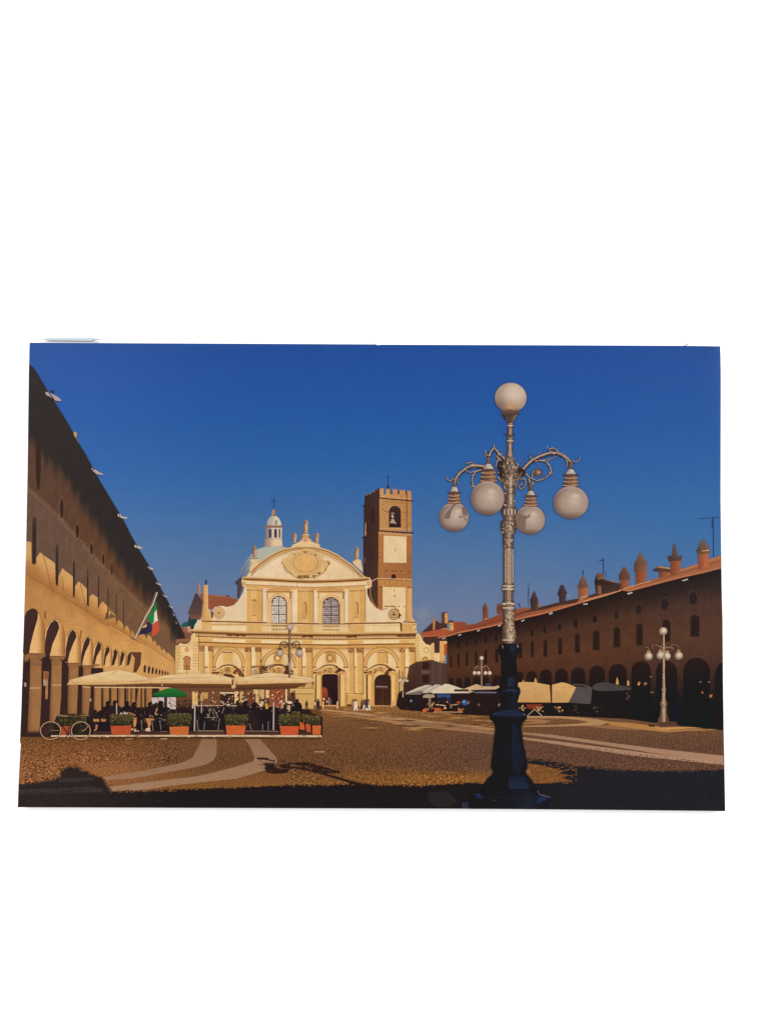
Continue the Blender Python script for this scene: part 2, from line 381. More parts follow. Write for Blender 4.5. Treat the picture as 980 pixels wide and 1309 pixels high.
s.ring(455 + 540 / 10.89, 600 + 585 / 10.89, 7.9, 7.6, .7, (196, 148, 98), 1, math.pi, 2 * math.pi); s.line(f6("460,812 622,815"), .6, (206, 160, 108), 1); s.build()
s = Part('bell', M_FLAT, tower, 'pale bell in its headstock')
s.poly(f6("482,605 530,600 530,622 482,620"), (150, 132, 124)); s.poly(f6("488,640 500,630 520,640 525,670 510,680 492,668"), (186, 164, 144))
s.poly(f6("490,690 525,690 545,735 560,748 555,765 540,752 470,748 470,735 482,725"), (176, 150, 130)); s.build()
s = Part('arched_window', M_FLAT, tower); s.arch(455 + 522 / 10.89, 710 + 258 / 10.89, 3, 710 + 322 / 10.89, (62, 36, 32)); s.build()
s = Part('weather_vane', M_FLAT, tower, 'thin dark spike with a vane'); s.line(f6("445,75 443,225"), .9, (46, 48, 96)); s.line(f6("425,115 465,112"), .8, (50, 54, 100), 0); s.poly(f6("425,275 432,225 455,218 462,270"), (52, 44, 62), 1); s.build()

# ---------------------------------------------------------------- the church
def off(x): return tab([(245, 0), (270, .8), (312, 2.5), (360, 3.2), (420, 4), (445, 4), (470, 3.3), (531, 2.6)], x)
def band(s, x0, x1, y0, y1, col, lvl, f=off):
    n = max(2, int((x1 - x0) / 8)); xs = [x0 + (x1 - x0) * i / n for i in range(n + 1)]
    return s.poly([(x, y0 + f(x)) for x in xs] + [(x, y1 + f(x)) for x in xs[::-1]], col, lvl)
def offu(x): return tab([(250, 0), (315, 1.8), (400, 3.6), (435, 3.8), (470, 3.0), (528, 2.2)], x)
OUTER = P("315,737 320.4,730 330.6,719.8 340.8,712.6 351,706.5 361.2,702 371.4,700.2 379.6,698.9 390,698.4 400.4,699.2 410.6,700.8 420.8,703.9 431,709 441,716 451.4,723.3 459.6,731.4 465.7,737.3 472.5,739")
INNER = P("321,736.8 330.6,727 341,718.8 351,712.7 361,708 371.4,705 380,703.1 391,702.7 405.5,704.6 413.7,708 426,713.2 441,722 453.5,731.4 460.6,738.4")
church = Part('church', M_WALL, label='pale baroque church front with curved pediment, in full sun')
s = church
def facc(x, y): return mix(mix(CRE, (228, 189, 134), sst(798, 815, y)), (222, 178, 118), sst(850, 900, y))
# the whole silhouette of the front
s.poly(P("247,806 249,799 253,793 258,792 262,789 270,789 272,780 275,776 284,774.5 290,776 299,773.5 306,766 311,757 313.4,746 309,743 309.5,739.5") + OUTER +
       P("475,742 475,750 469,753 469.5,760 473,768 479,776 487,779.5 496,777 503,777 510,782 513,790 528,792 530,800 532,806 531,812 531,905 248,900"), facc, 0, grid=6)
s.poly(OUTER[1:-1] + INNER[::-1], (202, 158, 104), 1)
s.line(OUTER[1:], .8, (226, 190, 138), 2)
s.line([(a[0] + (390 - a[0]) * .012, a[1] + 1.9) for a in OUTER[1:-1]], .9, (128, 78, 48), 2)
s.line([(a[0], a[1] - .3) for a in INNER], .7, (150, 98, 60), 2)
s.line([(a[0] - (a[0] - 390) * .02, a[1] + 1.6) for a in INNER[1:-1]], 1.1, (196, 158, 112), 2)
s.poly(INNER + P("321,736.8"), lambda x, y: mix((228, 204, 166), (222, 192, 150), sst(380, 460, x)), 1)
# upper entablature
uo = lambda x: tab([(310, 0), (340, 1.1), (380, 3.2), (400, 3.6), (435, 2.6), (472, .6)], x)
band(s, 310, 473, 737.2, 738.6, (214, 170, 112), 3, uo); band(s, 311, 472, 738.5, 741.3, (104, 60, 36), 3, uo)
band(s, 312, 472, 738.9, 739.7, (190, 140, 88), 4, uo)
band(s, 315, 466, 741.3, 742.6, (206, 158, 98), 3, uo); band(s, 315, 466, 742.6, 746.9, (228, 202, 162), 3, uo)
band(s, 314, 468, 746.7, 747.6, (160, 108, 62), 4, uo); band(s, 314, 466, 747.5, 751, (210, 164, 100), 3, uo)
s.poly(f4("85,75 130,60 150,110 130,150 100,150"), (216, 180, 128), 5); s.ring(*f4("118,110")[0], 1.6, 1.6, .6, (160, 112, 68), 6)
s.poly(f5("755,75 790,60 825,85 830,150 800,155 770,120"), (220, 178, 122), 5); s.ring(*f5("790,105")[0], 1.6, 1.8, .6, (170, 120, 74), 6)
# ochre pilaster fields of the upper order
for x0, x1 in ((315, 334.7), (379.6, 400), (446.2, 466)):
    s.poly([(x0, 751 + uo(x0) * .6), (x1, 751 + uo(x1) * .6), (x1, 796), (x0, 796)], (218, 176, 112), 3, grid=5)
    s.rect(x0 + 1, 753, x0 + 6.2, 796, (214, 166, 98), 4); s.rect(x1 - 6.2, 753, x1 - .8, 796, (208, 158, 92), 4)
    s.line([(x1, 752), (x1, 796)], .5, (176, 126, 74), 5)
    r2 = random.Random(int(x0))
    for k in range(14):
        xx = x0 + .8 + (x1 - x0 - 1.6) * k / 13; yy = 752.6 + uo(x0) * .5 + 1.2 * abs(math.sin(k * 1.35)) + r2.uniform(0, .6)
        s.rect(xx - .55, yy, xx + .5, yy + r2.uniform(.8, 1.7), r2.choice([(106, 66, 40), (140, 92, 54), (176, 126, 76)]), 5)
for x0, x1 in ((335, 340), (373, 379.3), (400, 405.3), (440.5, 444.7)): s.rect(x0, 755.5, x1, 796, (226, 204, 170), 3)
s.line([(445.4, 750), (445.4, 803)], .7, (150, 98, 58), 5)
s.line([(379.8, 745), (379.8, 752)], .6, (150, 100, 60), 5)
# attic line and attic panels
band(s, 258, 512, 792.6, 794.6, (126, 78, 44), 5, offu); band(s, 258, 512, 792.2, 792.9, (220, 180, 120), 6, offu)
s.rect(271.4, 795.6, 315, 805.8, (230, 206, 160), 3); s.rect(258, 795, 271, 805.6, (214, 172, 110), 3)
s.rect(315, 797, 334.8, 808, (212, 170, 106), 3); s.rect(334.8, 797.5, 379.6, 808.5, (224, 194, 144), 3); s.rect(379.6, 798.6, 400, 809, (210, 166, 102), 3)
s.rect(400, 798.6, 444.8, 808.6, (224, 192, 140), 3); s.rect(445.6, 798.4, 466, 808.4, (212, 166, 102), 3); s.rect(466, 797.6, 511, 807.6, (228, 200, 150), 3)
s.poly(f7("608,940 638,935 640,1068 618,1070"), (112, 68, 38), 6); s.rect(513.4, 797, 527.5, 807.5, (208, 162, 98), 3)
# main cornice
band(s, 244, 532.5, 804.4, 806.6, (216, 172, 112), 6); band(s, 246, 532, 806.6, 809.2, (98, 56, 34), 7); band(s, 247, 531, 807.1, 807.7, (190, 140, 84), 8)
band(s, 250, 531, 809.2, 814.2, (188, 138, 80), 6)
for k in range(118):
    x = 252 + k * 2.36; y = 810.6 + off(x); s.poly([(x, y), (x + 1.5, y + .2), (x + .9, y + 2.2), (x - .4, y + 1.5)], (244, 212, 156) if k % 2 else (226, 188, 128), 8); s.poly([(x + 1.5, y + .2), (x + 2.2, y + .3), (x + 1.6, y + 2.4), (x + .9, y + 2.2)], (112, 68, 40), 8)
for a, b in ((290, 314), (386, 400), (443, 456), (506, 531)): band(s, a, b, 809, 811.4, (112, 66, 40), 8)
band(s, 252, 530, 812.8, 813.7, (116, 70, 40), 8)
band(s, 252, 530, 813.9, 815.6, (226, 184, 116), 7); band(s, 252, 530, 815.6, 820.4, (214, 168, 100), 6)
for a, b in ((272, 314), (334, 386), (399, 444), (464, 510)): band(s, a, b, 815.4, 819.2, (234, 208, 160), 7)
band(s, 253, 530, 819.8, 821.2, (126, 76, 40), 7); band(s, 253, 530, 821.2, 825, (206, 156, 88), 6); band(s, 253, 530, 825, 825.7, (176, 124, 68), 7)
s.poly([(253, 826), (530, 828), (530, 833), (253, 831)], vg(826, (190, 144, 86), 832, (222, 182, 122)), 5, grid=(20, 1.5))
for x0, x1 in ((271.4, 315), (334.8, 379.6), (400, 444.8), (466, 511)): s.rect(x0, 796.4 + offu(x0), x1, 798.6 + offu(x1) * .6, (202, 158, 104), 4)
for x in (334.9, 400.2, 466.2): s.rect(x, 752, x + 1.3, 795, (186, 142, 92), 5)
for x in (315, 379.6, 446): s.rect(x - .9, 752, x, 795, (240, 214, 172), 5)
# blind arches of the lower storey
for cx, top, rx, bot in ((292.4, 826.4, 20.8, 853), (357, 829.4, 22.8, 853), (421.5, 828.3, 22.2, 853), (487.5, 827.2, 23, 853)):
    ry = bot - top
    s.poly([(cx - rx - 1, bot)] + [(cx - (rx + 1) * math.cos(math.pi * i / 20), bot - (ry) * math.sin(math.pi * i / 20)) for i in range(21)], (206, 158, 92), 6)
    s.poly([(cx - rx + 4, bot)] + [(cx - (rx - 4) * math.cos(math.pi * i / 20), bot - (ry - 4.6) * math.sin(math.pi * i / 20)) for i in range(21)], lambda x, y, c=cx: mix((230, 200, 150), (216, 176, 116), sst(3, 12, abs(x - c)) * .0 + sst(12, 2, abs(x - c)) * .8), 7, grid=3)
    s.ring(cx, bot, rx + 1, ry, .7, (158, 106, 60), 8, math.pi, 2 * math.pi); s.ring(cx, bot, rx - 3.8, ry - 4.4, .7, (166, 114, 64), 8, math.pi, 2 * math.pi)
    s.ring(cx, bot, rx - 1, ry - 2, .9, (224, 176, 108), 8, math.pi, 2 * math.pi)
    s.line([(cx - rx - 2, bot), (cx - rx + 5, bot)], 1.6, (150, 100, 58), 8); s.line([(cx + rx - 5, bot), (cx + rx + 1, bot)], 1.6, (150, 100, 58), 8)
s.poly(fF("640,430 755,430 755,560 635,560"), (220, 174, 104), 9); s.line(fF("640,430 758,432"), 1.3, (128, 80, 44), 10)
s.poly(fD("180,280 285,280 285,390 180,390"), (212, 164, 92), 9); s.line(fD("180,280 285,276 286,392"), 1.1, (120, 72, 40), 10)
s.poly(fE("170,375 315,378 315,520 180,520"), (206, 158, 88), 9); s.line(fE("168,378 240,370 316,382 314,520"), 1.0, (140, 92, 50), 10)
s.ring(*fE("238,450")[0], 4.2, 4.4, 1.3, (140, 92, 52), 10); s.disc(*fE("240,445")[0], 2.2, col=(214, 176, 118), lvl=11)
s.poly(fG("385,430 510,435 510,570 385,570"), (214, 168, 98), 9); s.ring(*fG("440,500")[0], 3.8, 4.4, 1.2, (140, 94, 54), 10); s.disc(*fG("440,498")[0], 1.6, col=(240, 214, 160), lvl=11); s.line(fG("385,438 430,436"), 1, (130, 84, 46), 10)
# base zone
s.poly(fE("450,960 705,960 705,1170 480,1170"), (208, 162, 92), 9); s.line(fE("440,965 480,940 705,950"), 1.1, (120, 72, 38), 10)
s.poly(fE("455,965 475,965 470,1090 455,1090"), (130, 82, 44), 10)
s.poly(fC("0,500 120,500 115,530 60,540 0,540"), (140, 98, 56), 9); s.poly(fC("0,540 125,520 125,660 0,690"), (206, 164, 96), 9); s.line(fC("0,580 118,582"), .7, (160, 112, 62), 10)
s.poly(fD("410,680 385,740 330,830 310,870 400,890 420,800"), (150, 104, 60), 9)
s.poly(P("400,902 460,903 508,902 512,906 460,908 396,907"), (172, 126, 74), 9)
for q in ("315,1160 330,1190 380,1190", ): pass
s.poly(fC("0,690 110,668 160,700 330,690 310,655 380,655 390,690 0,710"), (196, 150, 92), 9)
# left wing front with curved top
s.poly(fF("40,345 80,340 100,310 150,330 200,320 235,280 240,220 270,190 310,195 330,220 335,340 335,720 40,720"), lambda x, y: mix((218, 178, 112), (226, 190, 132), sst(224, 250, x)), 6, grid=4)
s.poly(fF("100,345 150,350 200,330 240,380 260,400 255,660 70,680 110,480"), (228, 198, 146), 7)
for k in range(9): s.line([(246.6, 822 + k * 3.7), (252.6, 822.2 + k * 3.7)], .6, (176, 128, 74), 8)
for k in range(7): s.line([(226, 830 + k * 4.2), (231, 829.6 + k * 4.2)], .6, (186, 138, 82), 8)
s.line(fF("80,345 110,330 150,345 200,325 245,280"), .8, (250, 220, 170), 8); s.line(fF("80,355 150,358 205,338 240,300"), .6, (160, 110, 66), 8)
s.disc(*fF("188,400")[0], 3, 3.2, (210, 152, 92), 8); s.poly(fF("150,385 190,360 230,385 215,375 190,370 165,378"), (168, 116, 66), 9)
s.line(fF("338,190 338,660"), .9, (140, 92, 52), 9)
# right wing, sunlit top
s.poly(f8("-60,350 0,345 50,355 75,385 95,440 130,475 180,485 190,465 220,460 225,540 280,575 282,440 380,440 376,470 330,475 335,695 180,660 90,670 20,675 -60,720"), (220, 184, 122), 6)
s.poly(f8("55,395 80,440 110,475 150,495 170,510 165,640 60,640 50,520"), (228, 196, 140), 7)
s.line(f8("50,355 78,385 95,435 130,472 180,486"), .9, (124, 80, 52), 8); s.line(f8("42,362 70,395 88,445 125,482 178,496"), .7, (248, 222, 164), 8)
s.ring(*f8("130,545")[0], 3, 3.4, .8, (190, 136, 74), 8); s.disc(*f8("118,650")[0], 3.4, 3.6, (196, 144, 74), 8); s.ring(*f8("118,655")[0], 3.6, 3.8, .8, (130, 84, 44), 9, math.pi, 2 * math.pi)
for k in range(9): s.line(f8("0,%d 45,%d" % (400 + k * 32, 402 + k * 32)), .5, (188, 140, 78), 8)
for k in range(5): s.line(f8("185,%d 218,%d" % (500 + k * 32, 502 + k * 32)), .5, (190, 142, 80), 8)
s.poly(f8("285,445 330,445 332,690 285,678"), (212, 160, 92), 8); s.line(f8("330,470 332,690"), .9, (238, 196, 130), 9)
s.poly(f8("225,575 285,578 285,678 222,660"), (228, 196, 140), 8)
CH = s.build()

# side volutes
s = Part('volute', M_WALL, CH, 'left scroll volute'); c = f1("540,475")[0]
s.disc(c[0], c[1], 7.6, 8, lambda x, y: (222, 184, 132), 0)
for r in (6.8, 4.6, 2.6): s.ring(c[0], c[1], r, r * 1.03, .8, (172, 124, 78), 1)
s.disc(c[0], c[1], 1.3, col=(120, 78, 46), lvl=1)
s.poly(f1("405,430 440,440 430,480 450,520 455,560 400,560"), (216, 176, 122), 0); s.poly(f1("440,455 470,470 465,520 455,555 440,520"), (110, 74, 52), 2); s.build()
s = Part('volute', M_WALL, CH, 'right scroll volute'); c = f7("525,820")[0]
s.disc(c[0], c[1], 7.2, 7.4, (200, 154, 100), 0)
for r in (6.6, 4.2, 2.0): s.ring(c[0], c[1], r, r, .75, (110, 70, 42), 1); s.ring(c[0], c[1], r - 1.1, r - 1.1, .6, (232, 196, 140), 1)
s.disc(c[0], c[1], 1.2, col=(100, 62, 38), lvl=1); s.poly(f7("600,790 630,840 600,860 615,890 580,870"), (92, 56, 36), 2)
s.line(f7("410,712 530,705 545,735 600,770"), 1.0, (130, 84, 50), 2)
s.line(f7("195,440 200,560 235,660 290,740 345,762 400,745 440,735"), .9, (190, 142, 92), 2); s.build()
s = Part('obelisk', M_WALL, CH, 'left ochre obelisk with a metal tip'); s.poly(f1("350,125 400,125 404,300 408,500 440,545 440,565 300,565 322,520 345,300"), hg(259.5, (198, 150, 92), 267, (220, 174, 112)), 0)
s.poly(f1("368,120 362,70 380,60 392,72 386,120"), (52, 60, 100), 1); s.line(f1("345,150 340,540"), .7, (160, 112, 68), 1); s.build()
s = Part('obelisk', M_WALL, CH, 'right ochre obelisk in front of the bell tower'); s.poly(f7("700,460 772,460 775,760 780,860 820,915 830,935 650,930 690,880"), hg(519, (204, 152, 92), 527, (218, 170, 110)), 0)
s.line(f7("698,470 694,880"), .7, (140, 90, 52), 1); s.line(f7("655,925 835,935"), 1.3, (120, 76, 42), 1); s.poly(f7("790,940 845,940 835,1000 850,1060 800,1060"), (220, 182, 126), 1)
s.line(f7("790,965 830,962"), .9, (140, 94, 60), 2); s.line(f7("800,1035 840,1030"), .9, (130, 84, 52), 2); s.build()
s = Part('crest', M_WALL, CH, 'carved cream crest on the pediment top')
s.poly(f2("712,685 722,650 760,640 810,610 845,575 835,530 870,515") + f3("130,220 160,240 155,275 190,320 270,345 292,390 190,378 0,372"), (224, 190, 140), 0)
s.poly(f3("75,240 100,225 130,240 125,300 90,315 70,280"), (196, 150, 98), 1); s.line(f3("20,320 70,295 100,318 140,295 190,320"), .7, (156, 108, 66), 1)
s.poly(f3("45,235 75,235 65,275 50,290"), (140, 96, 60), 1); s.poly(f3("130,235 165,240 155,290 140,280"), (150, 104, 66), 1); s.build()
def statue(pts, head, ped=None, extra=(), label=None):
    s = Part('statue', M_STONE, CH, label)
    s.poly(pts, hg(min(p[0] for p in pts), (110, 78, 60), max(p[0] for p in pts), (206, 164, 124)), 0)
    s.disc(head[0], head[1], 1.25, 1.5, (160, 118, 88), 1, seg=10)
    xs = sum(p[0] for p in pts) / len(pts); ys = [p[1] for p in pts]
    s.line([(xs - 1.4, min(ys) + 3.4), (xs + 1.2, min(ys) + 6.2)], 1.0, (110, 72, 50), 1); s.line([(xs + .3, min(ys) + 5), (xs + .2, max(ys) - 1)], .7, (224, 186, 144), 1)
    if ped: s.poly(ped, (222, 186, 138), 0); s.line([ped[0], ped[1]], .9, (140, 98, 66), 1)
    for e in extra: s.poly(e, (226, 196, 150), 0)
    s.build()
statue(f3("75,215 72,140 85,85 90,55 112,38 132,60 135,120 130,215"), f3("108,55")[0], label='tallest statue at the top of the pediment')
statue(f2("730,630 722,560 718,520 740,500 768,500 778,540 768,632"), f2("755,512")[0], label='small statue left of the crest')
statue(f3("222,340 215,250 225,215 245,205 270,220 268,260 262,335"), f3("245,218")[0], label='small statue right of the crest')
statue(f2("230,805 225,720 232,680 250,655 270,680 285,730 270,810"), f2("250,668")[0], f2("190,825 300,825 298,845 300,880 190,985 185,960 215,880 200,850"), label='statue at the left end of the pediment')
statue(f3("715,530 712,450 725,400 742,380 768,405 772,450 765,530"), f3("742,392")[0], f3("690,565 735,535 795,545 800,590 825,700 760,650 700,590"), label='statue at the right end of the pediment')
s = Part('cartouche', M_WALL, CH, 'large ochre shield cartouche in the pediment')
cp = f2("590,830 610,815 640,822 680,770 740,740 800,725 850,712 900,705") + f3("50,400 120,398 190,415 250,440 300,455 330,490 325,560 355,575 375,552 405,562 410,595 370,630 355,680 320,715 260,745 215,775 130,765 60,780 0,775") + f2("790,1062 735,1048 700,1012 650,992 622,955 612,905 585,880")
s.poly(cp, (214, 176, 120), 0); s.line(cp[14:] , .8, (150, 104, 62), 1)
s.poly(f2("730,900 760,830 800,790 880,775 900,775") + f3("60,488 130,490 200,520 250,570 270,610 250,650 200,680 120,708 40,700") + f2("880,1005 800,980 740,940"), (214, 168, 104), 1)
s.ring(390.6, 719.5, 16, 11.8, .7, (160, 114, 66), 2); s.ring(390.6, 719.5, 19, 14.5, .5, (182, 138, 86), 2)
for q in ("0,745 60,735 60,775 0,778", "80,740 140,735 150,780 80,775", "180,740 250,735 200,770", "250,700 300,700 280,730 255,720", "205,470 245,475 240,500 215,490", "70,435 125,435 120,460 75,455", "375,575 408,580 400,605 380,600", "350,650 362,655 345,690"):
    s.poly(f3(q), (146, 100, 60), 2)
for q in ("580,870 605,860 600,885", "790,1030 830,1040 820,1070 780,1070", "850,1030 930,1035 920,1070 850,1060", "735,765 765,765 755,785"): s.poly(f2(q), (140, 94, 56), 2)
s.line(f2("620,905 650,960 690,990 730,1030"), .8, (170, 122, 76), 2); s.build()

# windows of the upper storey
def bigwin(cx, hw, top, bot, glass, bars, label):
    s = Part('window', M_FLAT, CH, label)
    s.arch(cx, top, hw, bot, bars, 0)
    nx, ny = 8, 13; r = random.Random(int(cx)); sp = top + hw
    for i in range(nx):
        for j in range(ny):
            x0 = cx - hw + .5 + (2 * hw - 1.2) * i / nx; x1 = x0 + (2 * hw - 1.2) / nx - .55; y1 = bot - .4 - (bot - top - 1) * j / ny; y0 = y1 - (bot - top) / ny + .7
            xm, ym = (x0 + x1) / 2, (y0 + y1) / 2
            if ym < sp and math.hypot(xm - cx, ym - sp) > hw - 1.2: continue
            g = r.choice(glass); s.rect(x0, y0, x1, y1, g, 1)
    s.line([(cx, top + .5), (cx, bot)], .9, (72, 50, 46), 2)
    for k in (.36, .68): s.line([(cx - hw, top + (bot - top) * k), (cx + hw, top + (bot - top) * k)], .8, (78, 54, 48), 2)
    s.ring(cx, sp, hw, hw, 1.0, (100, 62, 40), 3, math.pi * 1.1, 2 * math.pi); s.line([(cx + hw, sp), (cx + hw, bot)], 1.0, (96, 60, 40), 3)
    s.build()
for cx, hw, a, b in ((356.6, 9.7, 762, 796.4), (423, 10.8, 763.6, 797)):
    s = Part('window_frame', M_WALL, CH)
    s.rect(cx + hw + 6, 756, cx + hw + 7, b, (190, 146, 96), 0); s.rect(cx - hw - 6, 753.5, cx + hw + 6, b, (220, 182, 124), 0); s.rect(cx - hw - 4, 758, cx + hw + 4, 768, (226, 196, 148), 1)
    s.ring(cx, a + hw, hw + 3, hw + 3, 1.4, (206, 160, 100), 2, math.pi, 2 * math.pi); s.ring(cx, a + hw, hw + 1.6, hw + 1.6, 1.2, (228, 190, 132), 2, math.pi, 2 * math.pi)
    s.poly([(cx - hw - 7.5, 757), (cx - hw - 5, 754), (cx, 751.5), (cx + hw + 4, 753.6), (cx + hw + 8, 757), (cx + hw + 6, 758.4), (cx - hw - 6, 758.4)], (206, 158, 96), 3)
    s.line([(cx - hw - 8, 756.6), (cx - hw - 2, 756), (cx + hw + 3, 756.3), (cx + hw + 8, 757)], .9, (144, 96, 56), 4); s.line([(cx - hw - 5, 753.8), (cx, 751.8), (cx + hw + 5, 753.8)], .7, (176, 126, 76), 4)
    s.line([(cx - hw - 5.2, 758), (cx - hw - 4.8, 766)], 1.3, (190, 142, 86), 4); s.line([(cx + hw + 5, 757), (cx + hw + 4.4, 766)], 1.6, (150, 100, 60), 4)
    for k in range(10):
        x = cx - hw + .6 + k * hw * .2; s.rect(x, b + 2.2, x + 1.0, b + 4.8, (140, 92, 52), 4); s.rect(x, b + 7, x + 1.0, b + 9.4, (150, 104, 62), 4)
    s.build()
bigwin(356.6, 9.7, 762, 796.4, [(236, 222, 204), (244, 232, 212), (220, 204, 186)], (118, 86, 62), 'left arched window with bright leaded panes')
bigwin(423, 10.8, 763.6, 797, [(178, 160, 156), (164, 146, 142), (196, 178, 170)], (98, 72, 62), 'right arched window with grey leaded panes')
for x0, x1, y0, y1, lab in ((322.5, 327.8, 766.5, 787, 0), (386.8, 391.8, 769.3, 790, 1), (452.7, 457.8, 769, 789, 1)):
    s = Part('niche', M_WALL, CH); s.arch((x0 + x1) / 2, y0, (x1 - x0) / 2, y1, (208, 160, 96), 0)
    if lab: s.line([((x0 + x1) / 2 - 1, y0 + .4), (x1 - .4, y0 + 2), (x1 - .3, y1 - 4)], 1.1, (120, 72, 40), 1)
    else: s.ring((x0 + x1) / 2, y0 + 2.4, 2.4, 2.2, 1.1, (112, 68, 40), 1, math.pi, 2 * math.pi)
    s.line([(x0 - .8, y1), (x1 + .8, y1)], .7, (160, 110, 64), 1); s.build()

# lower order: pilasters with capitals
for i, (x0, x1, b) in enumerate(((255, 261.3, 880), (266.4, 272.5, 880), (313.4, 321.2, 880), (326.3, 334, 880), (379.6, 386, 884), (390.6, 399.3, 886), (445.4, 452.7, 886.5), (455.5, 464.3, 886.5), (510.4, 517, 880), (523, 530.6, 880))):
    s = Part('pilaster', M_WALL, CH); t = 826 + off(x0) * .5
    s.rect(x0, t, x1, b, hg(x0, (220, 174, 106), x1, (206, 158, 90)), 0); s.line([(x1, t + 5), (x1, b)], .9, (150, 98, 52), 1); s.line([(x0 + .5, t + 6), (x0 + .5, b)], .8, (238, 200, 138), 1); s.line([(x0 + 2.2, t + 6), (x0 + 2.2, b)], .4, (196, 146, 84), 1)
    if i % 2 == 0 and i < 8: s.rect(x1 + .2, t, x0 + (11.2 if i < 2 else 12.6 if i < 4 else 11), 851, (232, 208, 160), 0); s.line([(x1, 853), (x1 + 5, 853)], 1.2, (150, 98, 54), 1)
    if i == 8: s.rect(517.4, 831, 522.4, 852, (232, 204, 150), 0); s.line([(517, 853.5), (523, 853.5)], 1.2, (140, 90, 48), 1)
    r = random.Random(i + 3)
    s.poly([(x0 - .8, t), (x1 + .8, t), (x1 + .2, t + 6.3), (x0 - .2, t + 6.3)], (160, 108, 62), 2)
    for _ in range(9): x = r.uniform(x0 - .4, x1 - .4); y = r.uniform(t + .6, t + 5.6); s.rect(x, y, x + r.uniform(.6, 1.6), y + r.uniform(.6, 1.2), r.choice([(104, 62, 36), (128, 80, 46), (222, 176, 114)]), 3)
    s.build()
# portals
def pediment(s, cx, y, w, dark=.5):
    s.poly([(cx - w, y + 4.8), (cx - w + 1, y + 1.4), (cx - w * .7, y - 1.5), (cx - w * .4, y - 5), (cx, y - 6.4), (cx + w * .35, y - 5.4), (cx + w * .65, y - 2.6), (cx + w * .95, y + 1.2), (cx + w, y + 4.6), (cx + w * .6, y + 5.5), (cx - w * .6, y + 5.5)], (206, 160, 98), 2)
    s.line([(cx - w * .52, y - 3.4), (cx - w * .3, y - 5.6), (cx, y - 6.6), (cx + w * .3, y - 5.8), (cx + w * .52, y - 4)], 1.5, (112, 68, 38), 3)
    s.line([(cx - w * .5, y - 1.9), (cx - w * .28, y - 3.9), (cx, y - 4.6), (cx + w * .28, y - 4)], 1.0, (234, 198, 138), 3)
    s.line([(cx - w, y + 1.6), (cx - w * .72, y - .6), (cx - w * .5, y - 3)], 1.3, (126, 78, 44), 3); s.line([(cx + w * .4, y - 4), (cx + w * .7, y - 1), (cx + w, y + 2)], 1.9, (104, 62, 36), 3)
    s.poly([(cx + w * .3, y + 3.5), (cx + w * .6, y - 2.4), (cx + w * .78, y + .6), (cx + w * .5, y + 5.6)], (84, 50, 32), 4)
    s.poly([(cx - w - 1, y + 2.6), (cx - w * .5, y + 2.2), (cx - w * .55, y + 4), (cx - w, y + 4.8), (cx - w + 1.4, y + 7)], (96, 58, 34), 4)
    s.line([(cx - w, y + 2), (cx - w * .5, y + 1.4)], .8, (232, 190, 124), 5); s.line([(cx + w * .55, y + 3), (cx + w, y + 2.6)], 1.1, (226, 184, 122), 5)
    for a_, b_ in ((-.8, 2.2), (-.62, .4), (.42, 1.2), (.8, 2.4)): s.line([(cx + w * a_, y + b_ + 1), (cx + w * a_ + 1.6, y + b_ + 3.4)], 1.2, (120, 74, 42), 5)
    s.line([(cx - w * .75, y + .6), (cx - w * .5, y - 1.6)], .9, (240, 206, 146), 5)
    s.poly([(cx - w * .45, y + 5), (cx - w * .3, y - 1), (cx - w * .2, y - .6), (cx - w * .3, y + 5)], (156, 106, 62), 4)
    s.ring(cx + .3, y - .4, 1.9, 1.9, 1.0, (120, 76, 42), 5); s.disc(cx + .3, y - .5, .8, col=(222, 180, 120), lvl=5, seg=8)
    s.line([(cx - 5, y + .6), (cx - 2.8, y + 2.6), (cx + 1, y + 3.4), (cx + 4.6, y + 1.4)], .8, (150, 102, 58), 5)
s = Part('portal', M_WALL, CH, 'carved portal around the open door')
s.poly(fE("45,660 440,640 445,1165 50,1165"), (214, 168, 100), 0)
pediment(s, 421, 856.4, 20)
s.rect(403.2, 863, 405.0, 903, (96, 58, 34), 6); s.rect(404.6, 861, 409, 905, (230, 190, 122), 6); s.rect(409.2, 866, 411.4, 904, (206, 154, 86), 6)
s.rect(433, 862, 435.2, 905, (118, 74, 42), 6); s.rect(435.2, 861, 440.6, 905, (226, 184, 116), 6); s.rect(441, 858, 442.4, 905, (206, 154, 88), 6)
s.rect(403.5, 859.5, 410, 863, (190, 140, 84), 7); s.rect(434, 858.6, 441.5, 862, (206, 156, 96), 7); s.line(fE("130,660 330,665"), 1.1, (222, 176, 112), 7)
s.build()
s = Part('doorway', M_DARK, CH, 'dark open doorway with a red curtain inside')
s.poly(fE("122,1105 122,700 140,680 180,672 300,672 340,682 356,705 358,1105"), vg(862, (50, 30, 32), 900, (40, 26, 30)), 0)
s.poly(fE("125,870 150,850 190,875 208,930 205,1010 200,1100 122,1100"), vg(878, (176, 74, 44), 898, (104, 44, 34)), 1)
s.poly(fE("345,700 372,700 374,1080 350,1080"), (150, 106, 74), 1)
for q in ("140,1005 160,1005 162,1035 142,1035", "188,1045 205,1045 205,1070 190,1070"): s.poly(fE(q), (230, 200, 160), 2)
s.poly(fE("215,1000 235,1000 232,1105 215,1105"), (170, 130, 100), 2); s.poly(fE("240,1020 262,1030 268,1100 240,1105"), (90, 72, 74), 2)
s.build()
s = Part('portal', M_WALL, CH, 'carved portal around the closed door')
s.poly(fD("55,480 370,470 370,850 70,850"), (214, 166, 98), 0)
pediment(s, 485.8, 856, 20)
s.rect(468, 862, 469.8, 900, (88, 52, 32), 6); s.rect(470, 861, 474.4, 902, (230, 188, 118), 6); s.rect(474.6, 862, 477.6, 902, (206, 152, 84), 6)
